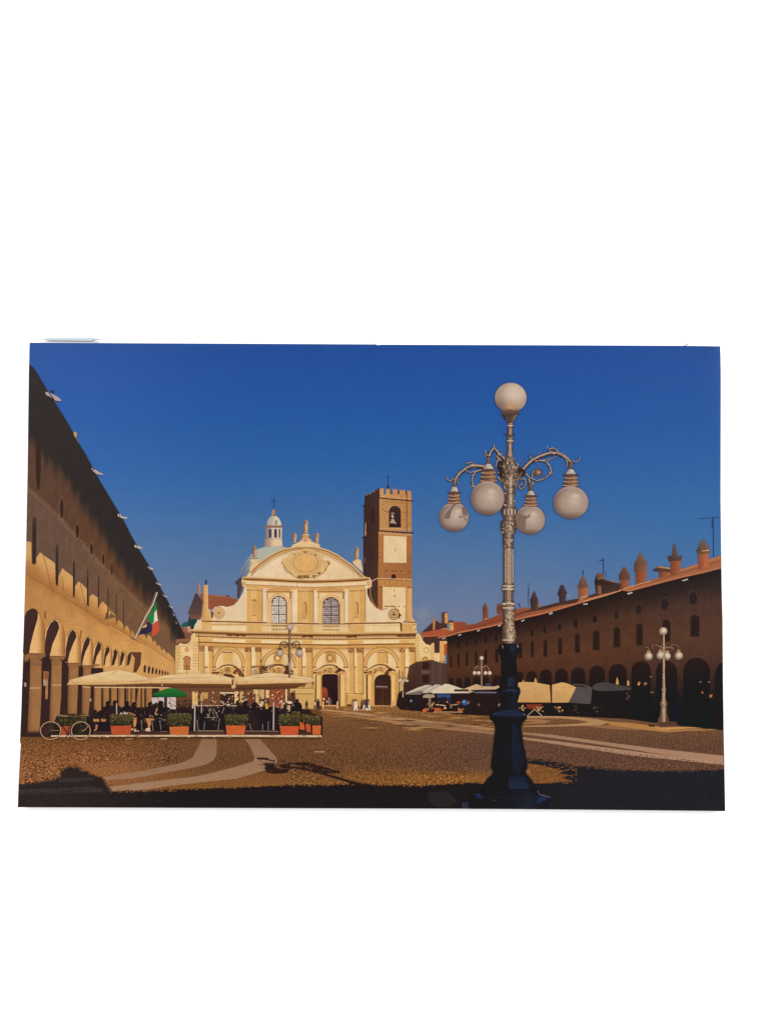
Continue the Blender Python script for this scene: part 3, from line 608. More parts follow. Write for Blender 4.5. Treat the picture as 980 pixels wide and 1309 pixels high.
s.rect(500.3, 862, 504.6, 902, (228, 184, 114), 6); s.rect(505, 860, 508, 902, (200, 148, 84), 6); s.rect(509.4, 856, 510.9, 886, (120, 74, 40), 6)
s.rect(469, 859.5, 476, 862.5, (186, 134, 78), 7); s.rect(499.5, 859.5, 506, 862.5, (206, 156, 92), 7)
s.poly(fD("150,560 175,520 235,500 225,480 200,470 160,500"), (226, 184, 118), 7)
s.build()
s = Part('door', M_DARK, CH, 'dark closed double door under an arched head')
s.poly(fD("150,830 150,570 168,535 205,512 245,508 285,515 315,545 325,575 325,830"), vg(862, (56, 36, 32), 900, (70, 42, 32)), 0)
s.poly(fD("248,508 285,515 322,560 322,530 270,480"), (90, 56, 36), 1)
s.line(fD("165,634 285,636"), 1.6, (150, 120, 106), 1); s.line(fD("237,650 237,828"), .6, (96, 64, 46), 1); s.line(fD("160,650 318,650"), .6, (96, 62, 44), 1); s.build()
s = Part('portal', M_WALL, CH, 'leftmost portal top above the umbrellas'); pediment(s, 291.5, 856.4, 19.5)
s.poly(fF("640,720 660,695 740,705 790,740 780,750 700,735"), (92, 54, 34), 6); s.poly(fF("800,640 900,640 905,740 840,730"), (120, 76, 46), 6); s.ring(*fF("690,640")[0], 2, 2.4, .9, (120, 76, 44), 6)
s.line(fF("800,600 860,640 905,700"), 1.4, (226, 184, 122), 7); s.line(fF("560,650 640,620 650,700"), .9, (236, 200, 140), 7); s.build()
s = Part('portal', M_WALL, CH, 'portal top behind the near small lamp'); pediment(s, 356, 856.6, 19)
s.ring(*fG("365,630")[0], 2.2, 2.4, 1.0, (126, 80, 46), 6); s.line(fG("280,650 330,600 400,580 480,580 530,600"), 1.2, (120, 76, 44), 6); s.build()
s = Part('window', M_DARK, CH, 'small arched window of the left wing'); s.arch(220 + 188 / 9.8, 790 + 480 / 9.8, 4.2, 790 + 650 / 9.8, (184, 124, 68), 0)
s.ring(220 + 188 / 9.8, 843.3, 4.2, 4.2, 1.0, (116, 70, 38), 1, math.pi, 2 * math.pi); s.line(fF("150,600 225,605"), .6, (120, 78, 44), 1); s.line(fF("150,640 235,640"), .9, (130, 84, 48), 1); s.line(fF("188,560 188,690"), .7, (130, 84, 50), 1); s.build()

# ---------------------------------------------------------------- the corner houses right of the church, in shade
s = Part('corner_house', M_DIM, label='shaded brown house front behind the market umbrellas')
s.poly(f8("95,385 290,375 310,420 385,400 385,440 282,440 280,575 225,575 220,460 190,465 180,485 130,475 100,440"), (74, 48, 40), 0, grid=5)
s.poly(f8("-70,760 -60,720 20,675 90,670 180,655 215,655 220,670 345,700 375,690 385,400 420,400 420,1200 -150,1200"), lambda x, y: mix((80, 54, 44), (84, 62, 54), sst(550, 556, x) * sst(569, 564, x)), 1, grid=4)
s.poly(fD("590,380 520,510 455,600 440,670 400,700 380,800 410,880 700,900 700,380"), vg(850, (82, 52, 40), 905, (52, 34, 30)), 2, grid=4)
s.poly(f8("330,475 380,465 378,600 332,600"), (176, 86, 48), 3)
for k in range(7): s.line(f8("%d,665 %d,920" % (75 + k * 42, 72 + k * 42)), 1.0, (98, 76, 66) if k % 2 else (78, 56, 48), 3)
s.poly(f8("72,770 180,775 178,815 72,812"), (100, 76, 64), 4)
hs = s.build()
for q in ("88,680 160,680 160,762 88,762", "90,830 160,822 160,915 88,918"):
    s = Part('window', M_DARK, hs); s.poly(f8(q), (52, 32, 30)); s.build()
s = Part('old_house', M_TILE, label='low house with red tiled roof and ochre chimneys beyond the church')
s.poly(f8("72,345 140,285 215,215 250,210 300,245 310,130 350,120 370,290 340,310 100,345"), (74, 50, 44), 0)
s.poly(f8("70,345 350,295 400,320 420,330 440,220 560,225 600,250 640,320 300,400 290,375 90,388"), lambda x, y: mix((168, 84, 54), (146, 70, 48), sst(570, 590, x)), 1, grid=4)
s.line(f8("85,390 290,378"), 1.0, (200, 106, 62), 2); s.line(f8("300,305 350,295 410,322"), .8, (214, 150, 96), 2); oh = s.build()
for k, q in enumerate(("203,315 205,180 225,170 235,200 228,312", "305,240 305,120 325,115 340,120 340,235", "378,215 440,215 440,235 385,240")):
    s = Part('chimney', M_BRICK, oh); s.poly(f8(q), (176, 120, 72) if k == 0 else (104, 66, 48))
    if k == 1: s.poly(f8("340,120 372,118 378,235 342,240"), (206, 150, 86)); s.line(f8("305,118 372,116"), .9, (80, 54, 50), 1)
    if k == 2: s.poly(f8("395,232 435,232 440,318 400,322"), (214, 160, 84)); s.line(f8("378,210 440,212"), 1.0, (74, 50, 44), 1); s.poly(f8("412,245 420,245 420,262 412,262"), (90, 60, 40), 1)
    s.build()

# ---------------------------------------------------------------- ground
LEFT_B, BOT_B = 27, 1030
def grc(x, y):
    far = tab([(903, (146, 98, 56)), (915, (126, 84, 50)), (930, (114, 76, 48)), (950, (112, 74, 47)), (975, (106, 70, 46)), (992, (124, 82, 46)), (1003, (132, 86, 44)), (1040, (120, 80, 48))], y)
    far = mix(far, (98, 68, 55), .8 * sst(470, 640, x) * sst(930, 950, y) * sst(1002, 980, y))
    left = tab([(940, (112, 72, 38)), (960, (134, 85, 50)), (985, (150, 97, 59)), (1005, (138, 90, 55))], y)
    c = mix(far, left, sst(250, 140, x) * sst(936, 945, y))
    if 60 < x < 410 and y < 950: c = mix((104, 66, 38), c, sst(942, 950, y))
    c = mix(c, (106, 74, 56), .6 * sst(600, 800, x) * sst(960, 930, y) * sst(900, 930, y))
    c = mix(c, (150, 98, 46), .65 * math.exp(-((y - 996) / 9) ** 2) * sst(430, 560, x) * sst(735, 715, x))
    return c
s = Part('pavement', M_COBBLE, label='brown cobbled piazza floor with pale stone bands')
s.poly(P("29.0,905 248,902 380,902 460,903 508,902 560,908 640,914 740,916 800,919 850,926 923.8,933.5 924.5,950 926.1,1036.4 860,1036 620,1033.7 400,1033 200,1032.3 23.4,1031.7 24.7,1000 26.6,962 27.4,951 26.2,948 27,930"), grc, 0, grid=6)
ground = s.build()
BA = Fr(10, 900, 250); BB = Fr(250, 900, 350); BC = Fr(600, 900, 340)
PV = (176, 136, 102)
s = Part('stone_band', M_PAVE, ground, 'pale curving stone bands at the left')
s.poly(BB("10,125 76,125 76,178 66,200 40,215 0,226") + BA("750,350 620,372 490,380 440,372 500,362 700,330 870,295 925,268 950,225 972,178"), vg(940, (140, 104, 76), 1000, (158, 120, 92)), 0, grid=5)
s.poly(BB("175,125 230,125 262,160 290,193 292,210 250,236 150,266 0,282") + BA("800,410 700,427 520,440 470,420 620,400 800,378 940,363") + BB("60,246 140,225 205,205 212,192 195,150"), vg(940, (144, 106, 78), 1010, (164, 126, 96)), 0, grid=5); s.build()
s = Part('stone_band', M_PAVE, ground, 'pair of pale straight stone bands crossing to the right edge')
s.poly(P("398,907 420,907 470,912 560,922.6 632,931 632,934 560,926.5 480,917 430,910"), hg(400, (186, 140, 94), 632, (160, 122, 94)))
s.poly(P("404,908.6 430,912 520,923.4 560,928 632,936.2 632,938.8 570,932.6 500,924 440,914.6"), hg(400, (170, 124, 80), 632, (150, 112, 86)))
s.poly(P("500,921 560,924 632,933 632,935.6 540,929"), (142, 104, 74), 1)
s.poly(BC("195,104 300,112 500,140 700,165 933,190 934,218 860,206 700,184 500,152 330,128 195,110"), hg(668, (158, 120, 92), 925, (172, 132, 104)))
s.poly(BC("195,122 330,138 500,160 700,186 870,206 934,218 934,224 760,206 600,190 400,160 195,130"), hg(668, (166, 128, 100), 925, (178, 138, 110)))
s.build()
s = Part('stone_pattern', M_PAVE, ground, 'pale bands sweeping round the market end of the square')
s.poly(BC("200,44 350,44 470,56 520,66 480,78 330,82 200,84 200,80 330,76 400,72 440,66 400,58 330,52 200,52"), (176, 132, 90))
s.poly(BC("200,56 260,56 300,62 280,70 200,74 200,70 250,66 200,62"), (160, 114, 74))
s.poly(BC("500,64 600,70 690,82 740,98 800,92 870,94 934,86 934,92 860,98 800,98 730,104 620,92 520,78"), (176, 124, 70), 1)
s.poly(BC("640,76 700,86 760,84 934,84 934,88 800,90 740,96 700,94"), (196, 140, 80), 2)
s.poly(BC("420,80 520,78 600,90 640,96 520,92"), (146, 104, 70))
r = random.Random(4)
for _ in range(60):
    y = 906 + 28 * r.random() ** 1.2; x = r.uniform(418, 520) + (y - 906) * r.uniform(-1, 5); w = r.uniform(8, 40)
    if 632 < x + w and x < 668: continue
    if y < 903 + (x - 400) * .07: continue
    q = r.choice([(176, 124, 70), (190, 138, 82), (92, 60, 38), (84, 56, 38), (160, 112, 66)])
    s.poly([(x, y), (x + w * .5, y - .6), (x + w, y + r.uniform(-.3, .6)), (x + w * .5, y + .6)], q, 3)
for _ in range(34):
    y = r.uniform(908, 934); x = r.uniform(560, 625); w = r.uniform(8, 30)
    s.poly([(x, y), (x + w * .5, y - .7), (min(632, x + w), y), (x + w * .5, y + .7)], r.choice([(168, 118, 68), (96, 64, 42), (180, 130, 84)]), 3)
s.build()
s = Part('kerb_patch', M_FLAT, ground, 'small pale slab on the cobbles'); s.poly(BB("425,168 460,168 462,173 428,173"), (182, 140, 96)); s.build()
s = Part('ground_speckle', M_FLAT, ground, 'bright and dark flecks of the cobbles', kind='stuff')
for _ in range(26000):
    y = 938 + 66 * r.random() ** .85; x = r.uniform(30, 922)
    if y < 945 and x < 415: continue
    if x > 668 and 936 + (x - 668) * .104 < y < 944.5 + (x - 668) * .124: continue
    if y < 944 and x < 640: continue
    if (x > 600 and y > 972 + (x - 600) * .06) : continue
    c = grc(x, y); k = r.choice([.5, .62, 1.25, 1.5, .72, .58]) if x < 250 else r.choice([.55, .65, .75, .6, 1.15, 1.3, 1.45])
    w = r.uniform(.4, 1.1) * (1.7 if x < 250 else 1) * (.6 + (y - 938) / 90); h = r.uniform(.25, .6) * (.7 + (y - 938) / 90)
    if (x < 372 and 944 < y and (abs(x - 330) < 40 or (230 < x < 280) or y > 975)) and x > 100: continue
    s._add([(x - w, y), (x, y - h), (x + w, y + .1), (x, y + h)], [(0, 1, 2, 3)], tuple(v * k for v in c), 0)
s.build()
# printed shadow shapes (ink)
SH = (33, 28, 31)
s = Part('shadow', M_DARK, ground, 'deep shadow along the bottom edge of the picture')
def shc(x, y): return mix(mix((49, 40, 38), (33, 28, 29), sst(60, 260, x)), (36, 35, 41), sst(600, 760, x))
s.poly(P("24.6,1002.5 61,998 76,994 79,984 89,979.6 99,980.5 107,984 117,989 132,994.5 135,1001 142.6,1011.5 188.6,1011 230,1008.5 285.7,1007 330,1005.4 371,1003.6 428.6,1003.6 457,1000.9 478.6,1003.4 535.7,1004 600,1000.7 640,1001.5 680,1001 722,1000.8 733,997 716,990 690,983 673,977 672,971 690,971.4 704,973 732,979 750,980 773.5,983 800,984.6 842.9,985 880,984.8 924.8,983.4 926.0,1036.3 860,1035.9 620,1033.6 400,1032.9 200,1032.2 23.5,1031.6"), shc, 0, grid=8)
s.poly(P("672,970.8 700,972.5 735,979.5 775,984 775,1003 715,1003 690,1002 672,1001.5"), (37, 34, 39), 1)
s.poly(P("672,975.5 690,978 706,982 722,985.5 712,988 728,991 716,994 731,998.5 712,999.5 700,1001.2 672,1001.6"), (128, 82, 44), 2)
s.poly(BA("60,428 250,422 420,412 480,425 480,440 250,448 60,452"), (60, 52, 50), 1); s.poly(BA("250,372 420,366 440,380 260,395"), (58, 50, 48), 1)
r = random.Random(9)
for a, b, x0, x1 in ((1003.8, 1005.8, 290, 600),):
    pass
for _ in range(900):
    t_ = r.random(); q = [(24.6,1002.5),(61,998),(76,994),(79,984),(89,979.6),(99,980.5),(107,984),(117,989),(132,994.5),(135,1001),(142.6,1011.5)] if r.random() < .4 else [(672,971),(690,971.4),(704,973),(732,979),(750,980),(773.5,983),(800,984.6),(842.9,985),(880,984.8),(924,983.4)]
    i = r.randrange(len(q) - 1); x = q[i][0] + (q[i+1][0] - q[i][0]) * t_ + r.gauss(0, .8); y = q[i][1] + (q[i+1][1] - q[i][1]) * t_ + r.gauss(0, .9); w = r.uniform(.6, 2)
    if not 26 < x < 922: continue
    s._add([(x - w, y), (x, y - .5), (x + w, y), (x, y + .5)], [(0, 1, 2, 3)], r.choice([grc(x, y), (46, 36, 33), mix(grc(x, y), (46, 36, 33), .5)]), 3)
for _ in range(260):
    x = r.uniform(672, 736); y = r.uniform(976, 1001); w = r.uniform(1, 3.4)
    if x > 714 and r.random() < .5: continue
    s._add([(x - w, y), (x, y - .5), (x + w, y), (x, y + .5)], [(0, 1, 2, 3)], r.choice([(158, 106, 56), (104, 68, 40), (84, 56, 38), (138, 90, 48)]), 3)
for _ in range(420):      # ragged edge where cobbles catch the light
    x = r.uniform(150, 670); yy = tab([(142, 1011.5), (188, 1011), (285, 1007), (371, 1003.6), (428, 1003.6), (457, 1000.9), (478, 1003.4), (536, 1004), (600, 1000.7), (670, 1001.2)], x)
    w = r.uniform(.8, 2.4); y = yy + r.gauss(0, .9)
    s._add([(x - w, y), (x, y - .6), (x + w, y), (x, y + .6)], [(0, 1, 2, 3)], r.choice([(150, 98, 50), (44, 34, 30), (96, 64, 40)]), 3)
for _ in range(240):
    x = r.uniform(30, 920); y = r.uniform(1008, 1031); w = r.uniform(2, 9); v = r.uniform(-4, 7)
    s._add([(x - w, y), (x, y - .7), (x + w, y + .2), (x, y + .7)], [(0, 1, 2, 3)], tuple(q + v for q in shc(x, y)), 1)
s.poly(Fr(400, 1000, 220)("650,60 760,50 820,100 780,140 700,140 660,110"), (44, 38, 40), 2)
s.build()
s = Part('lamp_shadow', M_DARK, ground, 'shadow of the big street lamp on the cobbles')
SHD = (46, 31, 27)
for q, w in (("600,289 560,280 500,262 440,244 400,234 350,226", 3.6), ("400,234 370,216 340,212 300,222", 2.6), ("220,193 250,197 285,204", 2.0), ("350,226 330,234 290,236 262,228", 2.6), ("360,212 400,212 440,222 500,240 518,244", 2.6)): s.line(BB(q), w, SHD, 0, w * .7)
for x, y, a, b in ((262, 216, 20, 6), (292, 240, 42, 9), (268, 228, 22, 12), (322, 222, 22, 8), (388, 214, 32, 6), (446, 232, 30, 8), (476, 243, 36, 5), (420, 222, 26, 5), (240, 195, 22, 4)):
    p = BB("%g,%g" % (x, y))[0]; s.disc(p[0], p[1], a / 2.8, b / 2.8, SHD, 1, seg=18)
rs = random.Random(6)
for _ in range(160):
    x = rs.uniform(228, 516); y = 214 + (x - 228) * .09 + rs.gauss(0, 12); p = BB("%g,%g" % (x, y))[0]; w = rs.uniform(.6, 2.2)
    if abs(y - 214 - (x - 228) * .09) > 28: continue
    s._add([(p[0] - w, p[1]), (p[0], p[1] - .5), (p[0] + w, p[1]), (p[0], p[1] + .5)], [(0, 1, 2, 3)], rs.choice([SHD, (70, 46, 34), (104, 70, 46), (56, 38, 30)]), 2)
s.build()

# ---------------------------------------------------------------- right arcade building
FR1 = Fr(670, 700, 130); FR2 = Fr(790, 640, 135); FR3 = Fr(560, 740, 120); FR4 = Fr(720, 780, 220)
EAV = f8("262,412 380,388 500,352 700,312 860,280 980,250") + FR1("0,680 150,648 300,608 500,548 620,512 800,458 930,412") + FR2("100,843 300,790 450,750 600,712 800,668 950,628")
# wall tone of the right arcade
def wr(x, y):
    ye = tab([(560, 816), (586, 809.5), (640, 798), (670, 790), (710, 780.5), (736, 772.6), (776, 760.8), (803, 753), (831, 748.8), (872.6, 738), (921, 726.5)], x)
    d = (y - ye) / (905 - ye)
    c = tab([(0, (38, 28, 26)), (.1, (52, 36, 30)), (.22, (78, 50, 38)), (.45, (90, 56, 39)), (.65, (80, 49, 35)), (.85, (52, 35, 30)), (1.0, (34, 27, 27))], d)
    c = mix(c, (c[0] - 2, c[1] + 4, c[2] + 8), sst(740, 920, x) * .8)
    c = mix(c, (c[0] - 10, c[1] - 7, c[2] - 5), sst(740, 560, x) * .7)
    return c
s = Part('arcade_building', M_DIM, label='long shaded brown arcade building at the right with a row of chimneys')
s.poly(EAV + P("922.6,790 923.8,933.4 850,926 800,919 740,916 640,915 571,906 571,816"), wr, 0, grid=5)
RB = s.build()
s = Part('roof', M_TILE, RB, 'sunlit red tiled roof edge')
TOP = f8("70,346 90,388") 
s.poly(EAV + FR2("950,505 830,545 750,580 690,597 600,628 480,668 370,713 250,752 150,786 0,826") + FR1("920,402 760,425 690,442 600,465 500,492 420,508 330,528 220,556 130,576") + P("677.5,778 670,776 656.7,780.4") + f8("980,130 900,165 800,200 700,240 640,250 600,262 560,300 380,360 300,392"),
       lambda x, y: mix((136, 70, 48), (160, 98, 66), sst(600, 760, x)), 0, grid=5)
s.line([(a, b - 1.0) for a, b in EAV], 1.9, (186, 114, 76), 1); s.line([(a, b + .5) for a, b in EAV], 1.1, (52, 32, 26), 2)
s.line(FR1("0,625 120,605 330,540 500,505 700,455 920,405"), 1.2, (88, 54, 42), 1)
s.poly(FR1("130,578 330,528 500,492 520,505 500,530 330,560 180,598 130,605"), (74, 48, 42), 1)
s.poly(FR1("600,468 690,440 760,425 920,402 920,412 760,445 640,480"), (70, 46, 40), 1)
s.line(f8("620,300 760,262 980,190"), 1.0, (116, 62, 44), 1); s.line(FR3("790,385 880,350 980,320"), 2.0, (96, 54, 42), 1)
s.line(FR2("150,790 300,755 450,712 600,665 750,620 940,560"), .9, (120, 74, 52), 1); s.line(FR2("0,830 200,772 300,745"), 1.1, (210, 148, 100), 2)
s.line(FR2("570,650 730,595 945,520"), .8, (196, 132, 88), 2); s.line(FR1("560,520 760,468 930,412"), 1.0, (206, 146, 104), 2)
s.build()
def win(kind, pts, top=True):
    for (cx, a, b, hw) in pts:
        s = Part(kind, M_DARK, RB, keep=True)
        c = wr(cx, (a + b) / 2); dk = (c[0] * .52, c[1] * .58, c[2] * .68)
        s.arch(cx, a - .4, hw + .5, b + .3, tuple(v * .78 for v in c), 0); s.arch(cx, a + .3, hw - .3, b - .3, dk, 1); s.build()
    up(2)
win('arched_window', [(680, 819.4, 840, 1.9), (696.5, 818, 839.3, 2.2), (715.5, 815.4, 836.6, 2.4), (737.3, 810, 834, 3), (761.5, 806, 831.3, 4), (787.8, 801.5, 827.4, 4), (816.6, 797, 825, 4), (851, 792, 820, 4.8), (887.4, 786, 814, 5.6),
    (576, 838.5, 853, 1), (585.8, 836, 852.5, 1.2), (596.2, 834, 851, 1.3), (608.3, 832, 849.7, 1.4), (620.4, 831, 848.6, 1.5), (634.4, 829.5, 846.3, 1.8), (664.5, 821, 841, 2)])
win('small_window', [(679.6, 804, 812.7, 1.3), (695.6, 801, 809.4, 1.4), (715, 797, 804.8, 1.6), (735, 791.5, 801.5, 2.1), (759.5, 787, 795.5, 2.4), (585.5, 821, 827, .8), (596.2, 818.6, 825, .9), (607.2, 818, 824, .9), (620, 813.6, 821, 1.1), (633.5, 812, 819.6, 1.2)])
for cx, cy, rx, ry in ((787, 786.2, 3, 5.6), (815.5, 778.4, 4, 6.6), (848.8, 772.2, 4.8, 7.6), (885, 764.6, 5.2, 8.5)):
    s = Part('oval_window', M_DARK, RB, keep=True); c = wr(cx, cy); s.disc(cx, cy, rx + 1.3, ry + 1.5, tuple(v * 1.1 for v in c)); s.disc(cx, cy, rx, ry, (44, 35, 34), 1); s.build()
up(2)
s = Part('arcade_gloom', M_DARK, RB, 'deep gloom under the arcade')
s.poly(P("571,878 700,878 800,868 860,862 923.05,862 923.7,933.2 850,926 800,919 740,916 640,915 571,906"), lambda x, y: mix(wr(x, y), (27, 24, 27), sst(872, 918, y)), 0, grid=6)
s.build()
for cx, a, hw in ((738.4, 853, 9), (762.6, 850.7, 10), (789, 848.5, 11.5), (818.8, 845, 12.5), (851.3, 845, 13.5), (889.5, 840.6, 17), (663.4, 858, 5), (679, 857.7, 6.5), (697, 855.5, 7.5), (717, 854.4, 8.2),
                  (576.4, 866.5, 3), (586.3, 866, 3.5), (597, 865, 4), (608.6, 865, 4.5), (619.8, 864, 5), (634.4, 863, 6)):
    s = Part('arch_opening', M_DARK, RB, keep=True); s.arch(cx, a, hw, 924 if cx > 840 else 917 if cx > 800 else 911 if cx > 640 else 900, vg(a, (44, 31, 29), a + 40, (28, 24, 26)), 0, grid=6); s.build()
up()
s = Part('arch_opening', M_DARK, RB, 'arch cut off by the right edge'); s.poly(P("923.0,846 918,849 914,856 912,868 912,932 923.6,933"), (34, 28, 28)); s.build()
s = Part('arcade_lights', M_FLAT, RB, 'small lights and wares glimpsed under the arcade', kind='stuff')
s.poly(P("858,900 866,897 868,912 866,922 858,924"), (29, 29, 36), 1); s.poly(P("880,896 890,892 892,925 882,926"), (28, 27, 32), 1)
for q in ("822,873 825.5,871.8 826.5,874 823,876.5", "893,871 896,870.6 895.6,872.6 893,872.4", "904,871 907,870.8 906.6,872.4 904,872.2", "830,864 832.6,864.4 832,866 830,865.6", "830,884.2 835,884 835,885.6 831,885.8", "896,884 898,884 898,886.6 896,886.4", "906,888 910,887.6 909,891 906,892", "814,873 817,870.6 818,873.4 815,875.4"):
    s.poly(P(q), r.choice([(150, 110, 78), (120, 92, 80), (176, 112, 62)]), 1)
s.build()
# floodlights under the eaves
for k, q in enumerate(["f8:310,410 345,398 350,408 318,420", "f8:490,372 525,358 530,370 498,384", "f8:705,322 735,308 742,318 712,334", "FR3:618,490 650,474 655,486 625,500", "FR3:862,438 895,420 900,432 870,448",
                       "FR1:232,632 268,620 270,636 240,648", "FR1:562,542 605,534 608,548 568,552", "FR2:80,858 125,845 130,858 85,872", "FR2:585,740 640,722 643,735 595,748"]):
    nm, t = q.split(':'); s = Part('floodlight', M_FLAT, RB, keep=True); s.poly({'f8': f8, 'FR1': FR1, 'FR2': FR2, 'FR3': FR3}[nm](t), (188, 168, 158)); s.build()
up()
BK, BKD, TL = (164, 90, 58), (112, 66, 50), (112, 78, 60)
def chim(label, *shapes):
    s = Part('chimney', M_BRICK, RB, label)
    for i, (fr, t, c) in enumerate(shapes):
        p = fr(t); x0 = min(a for a, b in p); x1 = max(a for a, b in p); s.poly(p, hg(x0, tuple(v * .72 for v in c), x0 + (x1 - x0) * .45, c), i)
    s.build()
chim('slim pointed brick chimney', (f8, "775,205 772,60 830,68 832,178 800,200", (140, 78, 56)), (f8, "768,70 797,2 832,75", (120, 76, 62)), (f8, "785,195 830,178 830,186 790,204", (214, 160, 120)))
chim('small stepped chimney beside the lamp post', (FR3, "612,365 608,290 632,250 668,285 668,355", (142, 76, 54)))
chim('dark spired chimney behind the lamp post', (FR1, "65,608 52,505 92,412 130,505 122,602", (80, 58, 56)), (FR1, "125,545 140,530 150,545 148,572 128,578", (160, 120, 94)))
chim('dark rounded chimney', (FR1, "335,530 330,465 318,455 320,435 345,362 372,360 408,435 400,455 392,518", (76, 56, 58)), (FR1, "400,465 415,455 432,462 425,475 404,478", (170, 150, 146)))
chim('brick chimney with a pointed tile cap', (FR1, "515,385 615,385 608,468 520,502", (176, 104, 70)), (FR1, "505,385 560,262 620,382 560,392", (122, 84, 68)), (FR1, "532,475 608,458 608,468 536,504", (206, 160, 124)))
chim('dormer with a dark tiled roof', (FR1, "690,452 672,325 697,250 760,250 762,302 920,345 925,402 800,440", (70, 50, 46)), (FR1, "700,450 698,362 735,365 738,446", (150, 96, 66)), (FR1, "695,310 697,252 758,250 762,300 720,308", (136, 90, 68)), (FR1, "760,300 840,318 920,345 840,330 770,310", (150, 120, 108)))
chim('stout brick chimney with a stepped cap', (FR2, "18,832 15,700 95,700 92,792", BK), (FR2, "5,735 2,690 45,615 65,622 108,700 105,735 60,740", (116, 76, 62)))
chim('tall brick chimney with a pyramid cap', (FR2, "155,655 258,655 256,742 160,782", BK), (FR2, "145,600 262,600 262,662 145,662", (140, 90, 66)), (FR2, "143,592 198,480 206,480 266,585 262,602 145,606", (122, 88, 72)))
chim('low tiled dormer between two chimneys', (FR2, "375,660 480,660 480,702 375,715", (164, 92, 60)), (FR2, "312,648 370,608 478,625 480,664 370,662", (96, 64, 52)), (FR2, "350,622 370,604 478,624 478,634", (196, 140, 100)))
chim('brick chimney with a needle spire', (FR2, "480,560 578,555 568,662 486,706", BK), (FR2, "455,515 588,508 578,558 465,562", (98, 68, 58)), (FR2, "490,530 508,400 524,400 552,525", (104, 80, 74)))
chim('widest brick chimney with a corbelled cap', (FR2, "735,490 836,492 830,622 738,642", (184, 104, 68)), (FR2, "715,460 845,445 842,495 735,492", (120, 84, 62)), (FR2, "725,455 765,370 795,366 818,398 846,455", (120, 92, 76)), (FR2, "765,462 838,455 838,465 770,472", (206, 168, 122)))
for lab, seg in (('tall antenna at the right edge', [("FR2", "876,150 880,520", 1.1), ("FR2", "740,166 870,160 938,155", .6), ("FR2", "870,170 868,250", 1.0)]), ('antenna behind the dormer', [("FR1", "756,100 758,255", 1.0), ("FR1", "720,125 765,118", 1.0), ("FR1", "782,220 782,290", .5)]),
                 ('thin ladder antenna by the lamp post', [("FR1", "38,340 36,575", .5), ("FR1", "30,400 48,400", .9), ("FR1", "30,430 48,430", .9), ("FR1", "30,460 48,460", .9)]), ('small finial antenna', [("FR1", "562,212 562,265", .7), ("FR1", "555,238 572,238", 1.2)]), ('short antenna left of the spired chimney', [("FR3", "840,255 850,300", .9), ("FR3", "828,268 842,262", .8)])):
    s = Part('antenna', M_FLAT, RB, lab)
    for nm, t, w in seg: s.line({'FR1': FR1, 'FR2': FR2, 'FR3': FR3}[nm](t), w, (52, 62, 104))
    s.build()

# ---------------------------------------------------------------- market on the right
MK = Fr(480, 855, 170); MK2 = Fr(650, 860, 170)
s = Part('market_stall', M_DARK, label='market seating in deep shade under the far umbrellas')
s.poly(MK("150,265 180,180 225,185 400,180 980,170 980,350 700,340 350,315 180,300"), (40, 29, 28), 0)
mk = s.build()
s = Part('crowd', M_CROWD, mk, kind='stuff'); r = random.Random(21)
s.blobs(26, (518, 889, 546, 905), (1, 2.6), [(28, 22, 26), (50, 38, 38), (36, 30, 34)], 0, r)
s.blobs(40, (543, 896, 598, 908), (.5, 1.5), [(190, 140, 96), (176, 86, 48), (60, 40, 36), (30, 24, 26), (210, 168, 120), (140, 84, 54)], 1, r)
s.blobs(10, (556, 893, 576, 898), (.6, 1.2), [(44, 60, 110), (30, 28, 40)], 1, r)
s.line(MK("425,318 640,318"), 1.2, (190, 146, 104), 2); s.poly(MK("345,300 375,285 378,315 345,318"), (196, 96, 50), 2); s.poly(MK("430,285 480,290 485,312 430,312"), (182, 88, 46), 2); s.poly(MK("605,292 640,295 640,315 605,315"), (170, 92, 52), 2)
s.poly(MK("388,200 405,200 408,285 392,285"), (146, 116, 92), 2); s.line(MK("440,262 510,270 515,290"), 1.3, (206, 166, 128), 3); s.line(MK("550,290 560,265 600,262"), 1.3, (176, 140, 110), 3)
s.disc(*MK("655,248")[0], 3.6, 3.8, (48, 86, 150), 3, seg=12); s.disc(*MK("652,240")[0], 1.6, 1.4, (120, 150, 190), 4, seg=8); s.disc(*MK("685,245")[0], 1.6, 1.8, (130, 80, 56), 3, seg=8)
s.poly(MK("250,232 262,222 272,240 255,245"), (120, 120, 136), 2); s.poly(MK("750,262 765,252 768,268 755,276"), (110, 92, 84), 2); s.poly(MK("900,262 912,252 920,265 905,278"), (150, 120, 100), 2); s.build()
def umb(name, fr, top, under, col, lab, parent, extra=()):
    s = Part(name, M_CLOTH, parent, lab)
    if under: s.poly(fr(under), tuple(v * .42 for v in col), 0)
    s.poly(fr(top), col, 1)
    for t, c in extra: s.poly(fr(t), c, 2)
    return s.build()
WT = (206, 190, 168)
umb('umbrella', MK, "218,186 222,178 300,140 370,118 405,118 415,128 340,165 330,188", None, (176, 160, 142), 'leftmost white market umbrella', mk, [("225,175 370,120 395,122 270,168", (206, 190, 170)), ("222,184 335,160 335,186", (120, 104, 94))])
umb('umbrella', MK, "345,180 345,165 440,115 475,115 480,128 400,175", None, (184, 166, 148), 'second white market umbrella from the left', mk, [("350,165 440,116 455,118 375,162", (210, 194, 174))])
umb('umbrella', MK, "410,180 412,160 510,110 540,112 620,140 670,155 690,178", None, (214, 196, 168), 'large cream market umbrella', mk, [("575,150 680,150 682,166 578,166", (66, 44, 38))])
umb('umbrella', MK, "345,212 350,195 375,185 430,190 436,208 400,214", None, (168, 146, 122), 'small pale umbrella underneath', mk)
